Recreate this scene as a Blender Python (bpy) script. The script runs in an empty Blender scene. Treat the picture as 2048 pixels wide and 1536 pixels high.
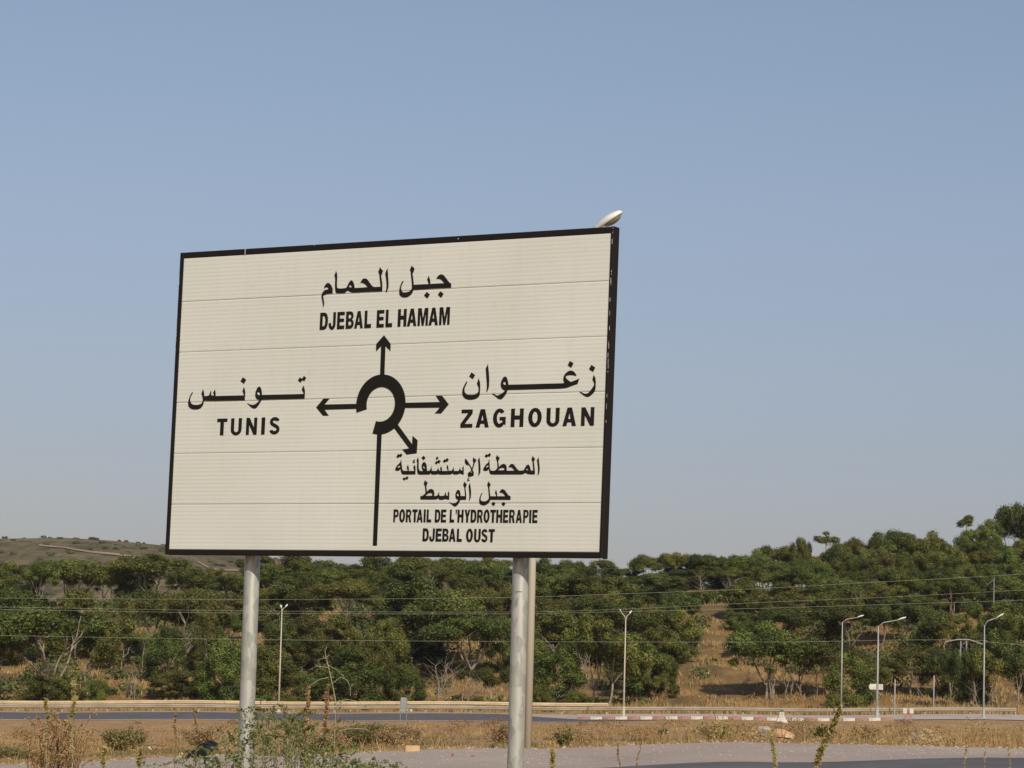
import bpy, bmesh, math, random
import numpy as np
from mathutils import Vector, Matrix
sc = bpy.context.scene
COL = sc.collection
R = math.radians
EYE = Vector((0.0, 0.0, 1.6))
FPX, W_PX, H_PX, HOR = 6100.0, 2048, 1536, 1385.0     # focal length and horizon in photo pixels

# ---------------------------------------------------------------- camera
pitch = math.atan((HOR - 768) / FPX); roll = 0.027
_fw = Vector((0, math.cos(pitch), math.sin(pitch))); _up = Vector((0, -math.sin(pitch), math.cos(pitch))); _rt = Vector((1, 0, 0))
cr, sr = math.cos(roll), math.sin(roll)
RT = cr * _rt + sr * _up; UP = -sr * _rt + cr * _up; FW = _fw
cd = bpy.data.cameras.new('camera'); cam = bpy.data.objects.new('camera', cd); COL.objects.link(cam)
cd.sensor_width = 36; cd.lens = 36 * FPX / W_PX; cd.clip_start = 0.5; cd.clip_end = 20000
cam.matrix_world = Matrix(((RT.x, UP.x, -FW.x, EYE.x), (RT.y, UP.y, -FW.y, EYE.y), (RT.z, UP.z, -FW.z, EYE.z), (0, 0, 0, 1)))
cd.dof.use_dof = False
sc.camera = cam

# ---------------------------------------------------------------- light
SUN_AZ = 18.0     # degrees to the right of straight behind the camera
SUN_EL = 35.0
world = bpy.data.worlds.new('World'); sc.world = world; world.use_nodes = True
nt = world.node_tree; nt.nodes.clear()
wo = nt.nodes.new('ShaderNodeOutputWorld'); bg = nt.nodes.new('ShaderNodeBackground'); sky = nt.nodes.new('ShaderNodeTexSky')
sky.sky_type = 'NISHITA'; sky.sun_disc = False; sky.sun_elevation = R(SUN_EL)
sky.sun_rotation = R(180 - SUN_AZ)
sky.altitude = 200; sky.air_density = 1.0; sky.dust_density = 1.0; sky.ozone_density = 2.0
hs = nt.nodes.new('ShaderNodeHueSaturation'); hs.inputs['Saturation'].default_value = 1.0
nt.links.new(sky.outputs[0], hs.inputs['Color'])
# dusty air dims the sky evenly towards the horizon, all the way round
tcw = nt.nodes.new('ShaderNodeTexCoord'); sx = nt.nodes.new('ShaderNodeSeparateXYZ'); nt.links.new(tcw.outputs['Generated'], sx.inputs[0])
rw_ = nt.nodes.new('ShaderNodeValToRGB'); nt.links.new(sx.outputs['Z'], rw_.inputs[0]); el = rw_.color_ramp.elements
el[0].position = 0; el[0].color = (.63, .535, .60, 1); el[1].position = 1; el[1].color = (1, .96, .95, 1)
for p_, c_ in ((.04, (.68, .59, .65)), (.08, (.75, .65, .70)), (.16, (.95, .81, .80)), (.22, (1, .88, .83)), (.5, (1, .95, .93))):
    q_ = el.new(p_); q_.color = (*c_, 1)
mw = nt.nodes.new('ShaderNodeMix'); mw.data_type = 'RGBA'; mw.blend_type = 'MULTIPLY'; mw.inputs[0].default_value = 1
nt.links.new(hs.outputs[0], mw.inputs[6]); nt.links.new(rw_.outputs[0], mw.inputs[7]); nt.links.new(mw.outputs[2], bg.inputs['Color'])
nt.links.new(bg.outputs[0], wo.inputs['Surface']); bg.inputs['Strength'].default_value = 0.10
sl = bpy.data.lights.new('sun', 'SUN'); sun = bpy.data.objects.new('sun', sl); COL.objects.link(sun)
sl.energy = 3.3; sl.angle = R(0.6); sl.color = (1.0, 0.925, 0.79)
sdir = Vector((math.sin(R(SUN_AZ)) * math.cos(R(SUN_EL)), -math.cos(R(SUN_AZ)) * math.cos(R(SUN_EL)), math.sin(R(SUN_EL))))
sun.rotation_euler = sdir.to_track_quat('Z', 'Y').to_euler()
sc.view_settings.view_transform = 'Standard'; sc.view_settings.look = 'None'
sc.view_settings.exposure = 0.0; sc.view_settings.gamma = 1.0
sc.view_settings.use_curve_mapping = False

# ---------------------------------------------------------------- helpers
def ray(px, py):
    return FW + RT * ((px - 1024) / FPX) + UP * ((768 - py) / FPX)
def at(px, py, Y):
    d = ray(px, py); return EYE + d * (Y / d.y)
def horizon(px): return HOR + math.tan(roll) * (px - 1024) * 1.0
def tag(o, label=None, cat=None, group=None, kind=None):
    if label: o['label'] = label
    if cat: o['category'] = cat
    if group: o['group'] = group
    if kind: o['kind'] = kind
    return o
def empty(name, loc=(0, 0, 0), label=None, cat=None, group=None, rz=0.0):
    o = bpy.data.objects.new(name, None); COL.objects.link(o); o.location = loc; o.rotation_euler = (0, 0, rz)
    o.empty_display_size = 0.3
    return tag(o, label, cat, group)
def link(name, me, parent=None, loc=(0, 0, 0)):
    o = bpy.data.objects.new(name, me); COL.objects.link(o); o.location = loc
    if parent is not None: o.parent = parent
    return o
class MB:
    """collects vertices, faces and a float per face"""
    def __init__(s): s.v = []; s.f = []; s.n = 0; s.sm = False
    def add(s, V, F):
        s.v += [tuple(p) for p in V]; s.f += [tuple(i + s.n for i in q) for q in F]; s.n += len(V)
    def box(s, c, d, M=None):
        x, y, z = d[0] / 2, d[1] / 2, d[2] / 2
        V = [Vector((a * x, b * y, e * z)) for a in (-1, 1) for b in (-1, 1) for e in (-1, 1)]
        if M: V = [M @ v for v in V]
        V = [v + Vector(c) for v in V]
        s.add(V, [(0, 1, 3, 2), (4, 6, 7, 5), (0, 4, 5, 1), (2, 3, 7, 6), (0, 2, 6, 4), (1, 5, 7, 3)])
    def tube(s, P, r, n=8, cap=True):
        P = [Vector(p) for p in P]
        if not hasattr(r, '__len__'): r = [r] * len(P)
        V = []; u = None
        for i, p in enumerate(P):
            t = (P[min(i + 1, len(P) - 1)] - P[max(i - 1, 0)]).normalized()
            if u is None: u = t.cross(Vector((0, 0, 1)) if abs(t.z) < .9 else Vector((1, 0, 0))).normalized()
            else: u = (u - t * u.dot(t)).normalized()
            w = t.cross(u)
            V += [p + (u * math.cos(a) + w * math.sin(a)) * r[i] for a in (2 * math.pi * k / n for k in range(n))]
        F = [(i * n + k, i * n + (k + 1) % n, (i + 1) * n + (k + 1) % n, (i + 1) * n + k) for i in range(len(P) - 1) for k in range(n)]
        if cap: F += [tuple(range(n))[::-1], tuple((len(P) - 1) * n + k for k in range(n))]
        s.add(V, F)
    def mesh(s, name, mat, smooth=False):
        me = bpy.data.meshes.new(name); me.from_pydata(s.v, [], s.f); me.materials.append(mat)
        if smooth: me.polygons.foreach_set('use_smooth', [True] * len(me.polygons))
        me.validate(); me.update(); return me
    def build(s, name, mat, parent=None, smooth=False, loc=(0, 0, 0)):
        return link(name, s.mesh(name, mat, smooth), parent, loc)
def bevel(o, w=0.004, seg=2):
    m = o.modifiers.new('bevel', 'BEVEL'); m.width = w; m.segments = seg; m.limit_method = 'ANGLE'
    return o
def np_mesh(name, V, quads=None, tris=None, mat=None, fattr=None, smooth=False, cattr=None):
    """V (n,3); quads (m,4) or tris (m,3); fattr: float per face"""
    me = bpy.data.meshes.new(name)
    F = quads if quads is not None else tris
    k = F.shape[1]
    me.vertices.add(len(V)); me.vertices.foreach_set('co', np.asarray(V, dtype=np.float32).ravel())
    me.loops.add(F.size); me.loops.foreach_set('vertex_index', F.astype(np.int32).ravel())
    me.polygons.add(len(F)); me.polygons.foreach_set('loop_start', np.arange(0, F.size, k, dtype=np.int32))
    me.update(calc_edges=True)
    if fattr is not None:
        a = me.attributes.new('tone', 'FLOAT', 'FACE'); a.data.foreach_set('value', np.asarray(fattr, dtype=np.float32))
    if smooth: me.polygons.foreach_set('use_smooth', np.ones(len(F), dtype=bool))
    if mat: me.materials.append(mat)
    me.validate(); return me

# ---------------------------------------------------------------- materials
def nodes(name):
    m = bpy.data.materials.new(name); m.use_nodes = True; t = m.node_tree; b = t.nodes['Principled BSDF']
    return m, t, b
def N(t, kind, **kw):
    n = t.nodes.new(kind)
    for k, v in kw.items():
        if k in n.inputs: n.inputs[k].default_value = v
        else: setattr(n, k, v)
    return n
def rampnode(t, fac, stops):
    r = t.nodes.new('ShaderNodeValToRGB'); e = r.color_ramp.elements
    while len(e) > 1: e.remove(e[-1])
    e[0].position = stops[0][0]; e[0].color = (*stops[0][1], 1)
    for p, c in stops[1:]:
        q = e.new(p); q.color = (*c, 1)
    t.links.new(fac, r.inputs[0]); return r.outputs[0]
def noise(t, scale, detail=6, rough=.55, coord='Object', stretch=None, dist=0.0):
    tc = t.nodes.new('ShaderNodeTexCoord'); out = tc.outputs[coord]
    if stretch:
        mp = t.nodes.new('ShaderNodeMapping'); mp.inputs['Scale'].default_value = stretch
        t.links.new(out, mp.inputs[0]); out = mp.outputs[0]
    n = N(t, 'ShaderNodeTexNoise', Scale=scale, Detail=detail, Roughness=rough, Distortion=dist)
    t.links.new(out, n.inputs['Vector']); return n.outputs['Fac']
def mix(t, fac, a, b, kind='MIX'):
    m = t.nodes.new('ShaderNodeMix'); m.data_type = 'RGBA'; m.blend_type = kind
    for s, v in (('Factor', fac), ('A', a), ('B', b)):
        i = m.inputs[0] if s == 'Factor' else (m.inputs[6] if s == 'A' else m.inputs[7])
        if hasattr(v, 'is_linked') or hasattr(v, 'links'): t.links.new(v, i)
        elif s == 'Factor': i.default_value = v
        else: i.default_value = (*v, 1)
    return m.outputs[2]
def bump(t, b, h, strength=.3, dist=.02):
    n = N(t, 'ShaderNodeBump', Strength=strength, Distance=dist); t.links.new(h, n.inputs['Height']); t.links.new(n.outputs[0], b.inputs['Normal'])
def simple(name, c1, c2, scale, rough=.7, metal=0.0, bmp=0.0, stretch=None, detail=5, lo=.35, hi=.65, bd=.01):
    m, t, b = nodes(name); f = noise(t, scale, detail, stretch=stretch)
    t.links.new(rampnode(t, f, [(lo, c1), (hi, c2)]), b.inputs['Base Color'])
    b.inputs['Roughness'].default_value = rough; b.inputs['Metallic'].default_value = metal
    if bmp: bump(t, b, f, bmp, bd)
    return m
def leafmat(name, dark, light, hue=.04, trans=.14, val=.32):
    m, t, b = nodes(name)
    at_ = t.nodes.new('ShaderNodeAttribute'); at_.attribute_name = 'tone'
    c = rampnode(t, at_.outputs['Fac'], [(0, dark), (1, light)])
    oi = t.nodes.new('ShaderNodeObjectInfo')
    h = t.nodes.new('ShaderNodeHueSaturation')
    mh = N(t, 'ShaderNodeMapRange'); mh.inputs[3].default_value = .5 - hue; mh.inputs[4].default_value = .5 + hue * .6
    mv = N(t, 'ShaderNodeMapRange'); mv.inputs[3].default_value = 1 - val; mv.inputs[4].default_value = 1 + val
    ms = N(t, 'ShaderNodeMath', operation='FRACT'); mm = N(t, 'ShaderNodeMath', operation='MULTIPLY'); mm.inputs[1].default_value = 7.31
    t.links.new(oi.outputs['Random'], mh.inputs[0]); t.links.new(oi.outputs['Random'], mm.inputs[0]); t.links.new(mm.outputs[0], ms.inputs[0])
    t.links.new(ms.outputs[0], mv.inputs[0])
    t.links.new(mh.outputs[0], h.inputs['Hue']); t.links.new(mv.outputs[0], h.inputs['Value']); t.links.new(c, h.inputs['Color'])
    t.links.new(h.outputs[0], b.inputs['Base Color']); b.inputs['Roughness'].default_value = .6
    b.inputs['Specular IOR Level'].default_value = .25
    tr = t.nodes.new('ShaderNodeBsdfTranslucent'); t.links.new(h.outputs[0], tr.inputs['Color'])
    mx = t.nodes.new('ShaderNodeMixShader'); mx.inputs[0].default_value = trans
    o = t.nodes['Material Output']; t.links.new(b.outputs[0], mx.inputs[1]); t.links.new(tr.outputs[0], mx.inputs[2]); t.links.new(mx.outputs[0], o.inputs['Surface'])
    return m

M = {}
M['leaf'] = leafmat('tree_foliage', (.040, .056, .011), (.21, .225, .046))
M['leaf_bush'] = leafmat('bush_foliage', (.05, .07, .02), (.14, .16, .045))
M['leaf_near'] = leafmat('thorn_bush_leaf', (.07, .10, .02), (.20, .235, .06), hue=.01, val=.1)
M['leaf_dry'] = leafmat('dry_plant', (.24, .15, .06), (.50, .36, .17), hue=.01, trans=.15, val=.15)
M['leaf_yellow'] = leafmat('yellow_stalk', (.24, .20, .06), (.46, .39, .15), hue=.01, trans=.2, val=.1)
M['grass'] = leafmat('dry_grass', (.30, .18, .065), (.58, .40, .17), hue=.0, trans=.2, val=.0)
M['grass_green'] = leafmat('green_weeds', (.13, .125, .04), (.30, .25, .095), hue=.01, trans=.2, val=.15)
M['bark'] = simple('pale_bark', (.17, .13, .09), (.38, .31, .23), 1.5, .85, bmp=.3)
M['bark_dark'] = simple('dark_bark', (.05, .035, .025), (.12, .09, .07), 1.5, .9)
M['twig'] = simple('pale_twig', (.26, .235, .14), (.42, .38, .25), 8, .8)

def groundmat():
    m, t, b = nodes('dry_earth')
    big = noise(t, .035, 6, .6, stretch=(1, .55, 1)); mid = noise(t, .35, 8, .65, stretch=(1, .35, 1)); fine = noise(t, 4, 6, .7)
    c1 = rampnode(t, mid, [(.3, (.30, .14, .052)), (.5, (.46, .255, .10)), (.7, (.60, .38, .16))])
    c2 = rampnode(t, mid, [(.3, (.38, .18, .085)), (.7, (.53, .29, .14))])
    c = mix(t, rampnode(t, big, [(.42, (0, 0, 0)), (.58, (1, 1, 1))]), c1, c2)
    c = mix(t, .35, c, rampnode(t, fine, [(.3, (.18, .12, .06)), (.7, (.58, .44, .26))]))
    t.links.new(c, b.inputs['Base Color']); b.inputs['Roughness'].default_value = .95; b.inputs['Specular IOR Level'].default_value = .1
    bump(t, b, fine, .6, .05); return m
M['earth'] = groundmat()
def hillmat():
    m, t, b = nodes('dry_hillside')
    big = noise(t, .05, 6, .6); mid = noise(t, .4, 8, .7, stretch=(1, .6, 1)); fine = noise(t, 2.5, 6, .7)
    c1 = rampnode(t, mid, [(.3, (.15, .085, .035)), (.48, (.31, .17, .065)), (.62, (.45, .27, .10)), (.75, (.55, .37, .15))])
    c2 = rampnode(t, mid, [(.35, (.09, .07, .035)), (.65, (.22, .15, .07))])
    c = mix(t, rampnode(t, big, [(.45, (0, 0, 0)), (.6, (1, 1, 1))]), c1, c2)
    c = mix(t, .3, c, rampnode(t, fine, [(.3, (.05, .04, .02)), (.7, (.35, .24, .11))]))
    t.links.new(c, b.inputs['Base Color']); b.inputs['Roughness'].default_value = .95; b.inputs['Specular IOR Level'].default_value = .1
    bump(t, b, fine, .8, .15); return m
M['hill'] = hillmat()
def farhillmat():
    m, t, b = nodes('scrub_mountain')
    n1 = noise(t, .012, 8, .7, stretch=(1, .3, 1)); n2 = noise(t, .07, 8, .75, stretch=(1, .3, 1)); n3 = noise(t, .012, 6, .6, stretch=(.4, .15, 2.5))
    c = rampnode(t, n2, [(.40, (.06, .06, .028)), (.48, (.16, .125, .06)), (.56, (.24, .18, .095)), (.66, (.40, .29, .17))])
    c = mix(t, rampnode(t, n1, [(.55, (0, 0, 0)), (.64, (1, 1, 1))]), c, (.34, .20, .13))
    c = mix(t, rampnode(t, n3, [(.35, (0, 0, 0)), (.55, (.45, .45, .45))]), c, (.10, .085, .04))
    t.links.new(c, b.inputs['Base Color']); b.inputs['Roughness'].default_value = 1; b.inputs['Specular IOR Level'].default_value = 0
    return m
M['farhill'] = farhillmat()
M['asphalt'] = simple('asphalt', (.105, .090, .086), (.15, .132, .125), .8, .85, bmp=.2)
def pavemat():
    m, t, b = nodes('gritty_shoulder'); a = noise(t, .5, 8, .65, stretch=(1, .4, 1)); f = noise(t, 14, 5, .7); g = noise(t, .15, 3, .5)
    c = rampnode(t, a, [(.3, (.36, .27, .21)), (.5, (.48, .37, .29)), (.7, (.58, .455, .36))])
    c = mix(t, rampnode(t, g, [(.5, (0, 0, 0)), (.65, (.6, .6, .6))]), c, (.50, .34, .27))
    c = mix(t, .35, c, rampnode(t, f, [(.3, (.2, .16, .12)), (.7, (.56, .46, .37))]))
    t.links.new(c, b.inputs['Base Color']); b.inputs['Roughness'].default_value = .92; bump(t, b, f, .5, .01); return m
M['shoulder'] = pavemat()
M['concrete'] = simple('pale_concrete', (.46, .37, .30), (.58, .48, .40), .7, .9, bmp=.2)
M['road_line'] = simple('sandy_road_edge', (.42, .33, .25), (.55, .45, .35), 2, .9)
def signmat():
    m, t, b = nodes('retroreflective_cream_sheet')
    a = noise(t, 1.2, 4, .5); f = noise(t, 9, 6, .7); hue = noise(t, 2.2, 2, .5, stretch=(1.5, 1, .6))
    c = rampnode(t, a, [(.3, (.685, .695, .61)), (.7, (.745, .75, .67))])
    c = mix(t, rampnode(t, hue, [(.45, (0, 0, 0)), (.75, (.5, .5, .5))]), c, (.68, .72, .60))
    c = mix(t, rampnode(t, f, [(.60, (0, 0, 0)), (.8, (.5, .5, .5))]), c, (.50, .47, .38))
    st = noise(t, 3.0, 5, .6, stretch=(4, 1, .22)); bl = noise(t, .55, 5, .65)
    c = mix(t, rampnode(t, st, [(.52, (0, 0, 0)), (.74, (.14, .14, .14))]), c, (.56, .53, .44))
    c = mix(t, rampnode(t, bl, [(.45, (0, 0, 0)), (.7, (.28, .28, .28))]), c, (.80, .78, .70))
    t.links.new(c, b.inputs['Base Color']); b.inputs['Roughness'].default_value = .38; return m
M['sheet'] = signmat()
def blackpaint():
    m, t, b = nodes('black_frame_paint'); f = noise(t, 6, 8, .75)
    c = mix(t, rampnode(t, f, [(.66, (0, 0, 0)), (.70, (1, 1, 1))]), (.013, .010, .008), (.035, .030, .026))
    t.links.new(c, b.inputs['Base Color']); b.inputs['Roughness'].default_value = .6; b.inputs['Specular IOR Level'].default_value = .25; return m
M['black'] = blackpaint()
M['vinyl'] = simple('black_vinyl_film', (.010, .009, .006), (.016, .013, .009), 3, .6)
M['vinyl'].node_tree.nodes['Principled BSDF'].inputs['Specular IOR Level'].default_value = .25
M['chip'] = simple('bare_metal_chip', (.45, .42, .38), (.6, .57, .52), 20, .5, .3)
def galv():
    m, t, b = nodes('galvanised_steel'); tc = t.nodes.new('ShaderNodeTexCoord')
    vo = N(t, 'ShaderNodeTexVoronoi', Scale=26.0); mp = N(t, 'ShaderNodeMapping'); mp.inputs['Scale'].default_value = (1, 1, .45)
    t.links.new(tc.outputs['Object'], mp.inputs[0]); t.links.new(mp.outputs[0], vo.inputs['Vector'])
    bw = N(t, 'ShaderNodeRGBToBW'); t.links.new(vo.outputs['Color'], bw.inputs[0])
    st = noise(t, 2.2, 6, .6, stretch=(1, 1, .25)); sp = noise(t, 17, 3, .6)
    c = rampnode(t, bw.outputs[0], [(.1, (.26, .27, .245)), (.9, (.54, .54, .47))])
    c = mix(t, rampnode(t, st, [(.3, (.0, .0, .0)), (.7, (.7, .7, .7))]), c, (.50, .49, .41))
    c = mix(t, rampnode(t, sp, [(.68, (0, 0, 0)), (.76, (.8, .8, .8))]), c, (.66, .64, .56))
    t.links.new(c, b.inputs['Base Color']); b.inputs['Metallic'].default_value = .3; b.inputs['Roughness'].default_value = .48
    bump(t, b, bw.outputs[0], .08, .003); return m
M['galv'] = galv()
M['lamp_pole'] = simple('cream_painted_pole', (.50, .45, .34), (.60, .545, .42), 1.2, .55, .1, stretch=(1, 1, .2))
M['lamp_grey'] = simple('grey_lamp_pole', (.36, .36, .34), (.46, .46, .43), 1.2, .55, .2, stretch=(1, 1, .2))
M['lamp_head'] = simple('white_lamp_housing', (.66, .64, .56), (.82, .80, .72), 3, .4)
M['lamp_glass'] = simple('yellowed_lamp_glass', (.16, .15, .10), (.26, .24, .16), 6, .25)
M['rail'] = simple('golden_rail_steel', (.60, .46, .27), (.72, .57, .36), .6, .5, .15)  # golden tan steel for the far guardrail, varied by noise
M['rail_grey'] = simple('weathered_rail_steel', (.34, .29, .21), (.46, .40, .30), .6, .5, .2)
M['red'] = simple('faded_red_paint', (.30, .15, .12), (.42, .24, .20), 3, .8)
M['white'] = simple('white_road_paint', (.50, .45, .38), (.70, .64, .55), 3, .8)
M['brown_kerb'] = simple('worn_brown_kerb', (.30, .18, .12), (.38, .24, .17), 3, .85)
M['green'] = simple('green_paint', (.02, .14, .07), (.04, .20, .11), 3, .6)
M['sign_grey'] = simple('sign_back_aluminium', (.25, .25, .24), (.33, .33, .31), 3, .5, .4)
M['wire'] = simple('aluminium_cable', (.24, .25, .17), (.32, .33, .24), .5, .6)
M['rock'] = simple('tan_limestone', (.42, .25, .12), (.66, .44, .24), 2.5, .9, bmp=.6, bd=.05)
M['rock_grey'] = simple('grey_limestone', (.32, .27, .21), (.56, .48, .39), 2.5, .9, bmp=.6, bd=.05)
M['bag'] = simple('black_plastic_bag', (.006, .006, .006), (.014, .014, .013), 6, .35, bmp=.6, bd=.03)
M['brick'] = simple('red_brick', (.25, .06, .045), (.38, .11, .08), 5, .85)
M['track'] = simple('pale_dirt_track', (.30, .19, .11), (.42, .28, .17), .05, .95)
M['litter'] = simple('white_litter', (.6, .58, .52), (.8, .78, .72), 5, .6)

# ---------------------------------------------------------------- terrain
PXC = np.array([-200., 0., 512., 1024., 1536., 2048., 2300.])
ROWS = [  # distance Y, ground line in photo pixels at px = 0, 512, 1024, 1536, 2048
 (42, 1575, 1560, 1546, 1529, 1520), (55, 1531, 1514, 1499, 1487, 1499), (57, 1528.5, 1511.5, 1497, 1485, 1497), (80, 1502, 1493, 1481, 1472, 1478),
 (120, 1472, 1468, 1463, 1460, 1461), (180, 1451, 1452, 1452, 1451, 1452), (240, 1442, 1443.5, 1445.5, 1444, 1443.5), (246, 1439, 1441, 1443.5, 1443.5, 1443),
 (262, 1424, 1426, 1428.5, 1431, 1431), (266, 1422, 1424, 1427, 1430, 1430), (277, 1420, 1421, 1423, 1427, 1428), (286, 1408, 1410, 1412, 1414, 1419),
 (300, 1378, 1372, 1368, 1378, 1395), (320, 1330, 1318, 1308, 1322, 1345), (345, 1272, 1255, 1242, 1262, 1275), (372, 1226, 1214, 1204, 1206, 1210),
 (400, 1208, 1196, 1190, 1188, 1172), (430, 1218, 1204, 1197, 1190, 1168), (470, 1250, 1235, 1225, 1210, 1195), (600, 1330, 1330, 1330, 1320, 1310),
 (900, 1350, 1352, 1360, 1365, 1365)]
RY = np.array([r[0] for r in ROWS], float)
RH = []
for r in ROWS:
    row = []
    for px, py in zip(PXC[1:6], r[1:]):
        row.append(at(px, py, r[0]).z)
    RH.append([row[0] * 1.4 - row[1] * .4] + row + [row[4] * 1.4 - row[3] * .4])
RH = np.array(RH)
def gz(X, Y):
    X = np.asarray(X, float); Y = np.asarray(Y, float)
    Yc = np.clip(Y, RY[0], RY[-1])
    # columns scale with distance, so use the direction
    pxs = 1024 + FPX * X / np.maximum(Y, 20)
    i = np.clip(np.searchsorted(RY, Yc) - 1, 0, len(RY) - 2); a = (Yc - RY[i]) / (RY[i + 1] - RY[i])
    p = np.clip(pxs, PXC[0], PXC[-1]); j = np.clip(np.searchsorted(PXC, p) - 1, 0, len(PXC) - 2); b = (p - PXC[j]) / (PXC[j + 1] - PXC[j]); b = b * b * (3 - 2 * b)
    z = (RH[i, j] * (1 - a) + RH[i + 1, j] * a) * (1 - b) + (RH[i, j + 1] * (1 - a) + RH[i + 1, j + 1] * a) * b
    # near the sign the ground is level at 0, rising to the first row
    t = np.clip((Y - 24) / (42 - 24), 0, 1); t = t * t * (3 - 2 * t)
    z = z * t
    return z
def rough(X, Y):
    h = .05 * np.sin(X * .9 + 2 * np.sin(Y * .23)) + .05 * np.sin(Y * .7 + X * .31) + .03 * np.sin(X * 2.7 - Y * 1.9)
    field = np.clip((Y - 58) / 8, 0, 1) * np.clip((236 - Y) / 20, 0, 1)
    hill = np.clip((Y - 284) / 10, 0, 1)
    H = .5 * np.sin(X * .13 + 1.7 * np.sin(Y * .06)) + .35 * np.sin(Y * .21 + X * .27) + .15 * np.sin(X * .8 + Y * .5)
    return h * field + H * hill
def gzr(X, Y): return gz(X, Y) + rough(np.asarray(X, float), np.asarray(Y, float))
def G(X, Y): return float(gzr(X, Y))
def on_ground(px, Y):
    X = (px - 1024) / FPX * Y
    for _ in range(4):
        z = G(X, Y); # solve px exactly along the camera ray at that height
        d0 = at(px, 1400, Y); d1 = at(px, 1300, Y)
        k = (z - d0.z) / (d1.z - d0.z); X = d0.x + (d1.x - d0.x) * k
    return Vector((X, Y, G(X, Y)))
def hit(px, py, y0=270, y1=440):
    Y = y0; best = None
    while Y < y1:
        p = at(px, py, Y)
        if p.z < G(p.x, Y): return Vector((p.x, Y, G(p.x, Y)))
        Y += .5
    p = at(px, py, 415); return Vector((p.x, 415, G(p.x, 415)))
def grid_mesh(name, xs, ys, zf, mat, smooth=True):
    X, Y = np.meshgrid(xs, ys); Z = zf(X, Y)
    V = np.stack([X, Y, Z], -1).reshape(-1, 3); nx = len(xs); i = np.arange(len(ys) - 1)[:, None] * nx + np.arange(nx - 1)[None, :]
    Q = np.stack([i, i + 1, i + nx + 1, i + nx], -1).reshape(-1, 4)
    me = np_mesh(name, V, quads=Q, mat=mat, smooth=smooth); return me
def cat(*a): return np.unique(np.concatenate(a))
XF = cat(np.linspace(-60, 60, 241), np.linspace(-400, -60, 60), np.linspace(60, 400, 60))
g1 = grid_mesh('ground', XF, cat(np.arange(-60, 40, 5.), np.arange(40, 60, .5), np.arange(60, 280, 1.)), gzr, M['earth'])
g1.materials[0] = M['earth']
o = link('ground', g1); tag(o, kind='structure')
XH = cat(np.linspace(-90, 90, 201), np.linspace(-700, -90, 60), np.linspace(90, 700, 60))
o = link('hillside', grid_mesh('hillside', XH, cat(np.arange(279, 480, 1.6), np.arange(480, 1200, 20.)), gzr, M['hill'])); tag(o, kind='structure')
# horizon sheet far out
o = link('distant_plain', grid_mesh('distant_plain', np.linspace(-4500, 4500, 30), np.linspace(1190, 8000, 30), lambda X, Y: X * 0 + float(RH[-1].min()) - 2, M['farhill'])); tag(o, kind='structure')
# the far scrub mountain on the left
RIDGE = [(-2600, 1240), (-1200, 1150), (-300, 1105), (0, 1088), (130, 1085), (240, 1090), (330, 1098), (500, 1118), (700, 1139), (1000, 1175), (1500, 1230), (2500, 1300), (4000, 1330)]
def farz(X, Y):
    px = 1024 + FPX * X / Y
    rx = np.array([q[0] for q in RIDGE], float); ry = np.array([q[1] for q in RIDGE], float)
    y = np.interp(px, rx, ry); top = (HOR + math.tan(roll) * (px - 1024) - y) * 2100 / FPX + 1.6
    t = np.clip((Y - 1250) / 850, 0, 1.0); t = np.sin(t * math.pi / 2) ** 1.2
    bk = np.clip((Y - 2100) / 900, 0, 1)
    b = 5 * np.sin(X * .011 + Y * .006) * (t * (1 - t) * 3) + 2.5 * np.sin(X * .031 - Y * .013) * (t * (1 - t) * 3)
    return (top + 12) * t * (1 - bk * .5) - 12 + b
o = link('scrub_mountain', grid_mesh('scrub_mountain', np.linspace(-1700, 1300, 220), np.linspace(1240, 3000, 90), farz, M['farhill'])); tag(o, kind='structure')

def far_hit(px, py):
    for Y_ in np.arange(1300, 2200, 4.0):
        p = at(px, py, Y_)
        if p.z < float(farz(np.array([p.x]), np.array([Y_]))[0]): return p
    return at(px, py, 2050)
for path_, wd_ in (([(78, 1092), (100, 1094), (128, 1096), (150, 1101), (185, 1106), (230, 1110), (272, 1116)], 1.8), ([(395, 1125), (420, 1138), (440, 1142), (500, 1143)], 1.3)):
    V_ = []
    for a_, b__ in path_:
        for q_ in (-1, 1):
            h_ = far_hit(a_, b__); Yq = h_.y + q_ * wd_ * 4.0; V_.append((h_.x * Yq / h_.y, Yq, float(farz(np.array([h_.x]), np.array([Yq]))[0]) + .5))
    F_ = [(2 * i_, 2 * i_ + 2, 2 * i_ + 3, 2 * i_ + 1) for i_ in range(len(path_) - 1)]
    t_ = MB(); t_.add(V_, F_); tag(t_.build('dirt_track', M['track']), kind='structure')

# roads, shoulders
def strip(name, x0, x1, nx, ya, yb, ny, mat, dz, kind='structure'):
    """sheet between the curves ya(x) and yb(x)"""
    xs = np.linspace(x0, x1, nx); V = []
    for k in range(ny + 1):
        t = k / ny
        for x in xs:
            y = ya(x) * (1 - t) + yb(x) * t; V.append((x, y, float(gz(x, y)) + dz))
    i = np.arange(ny)[:, None] * nx + np.arange(nx - 1)[None, :]
    Q = np.stack([i, i + 1, i + nx + 1, i + nx], -1).reshape(-1, 4)
    o = link(name, np_mesh(name, np.array(V), quads=Q, mat=mat, smooth=True)); tag(o, kind=kind); return o
rw = lambda x: .25 * math.sin(x * 1.3) + .15 * math.sin(x * 3.1 + 1) + .08 * math.sin(x * 7)
strip('road_shoulder', -40, 40, 400, lambda x: 41.6, lambda x: 55.2 + rw(x) * .8, 30, M['shoulder'], .012)
strip('near_road', -40, 40, 200, lambda x: 24.0, lambda x: 42.4 - .25 * (x - 5.5) * 0 + .05 * rw(x * 2), 30, M['asphalt'], .022)
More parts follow.
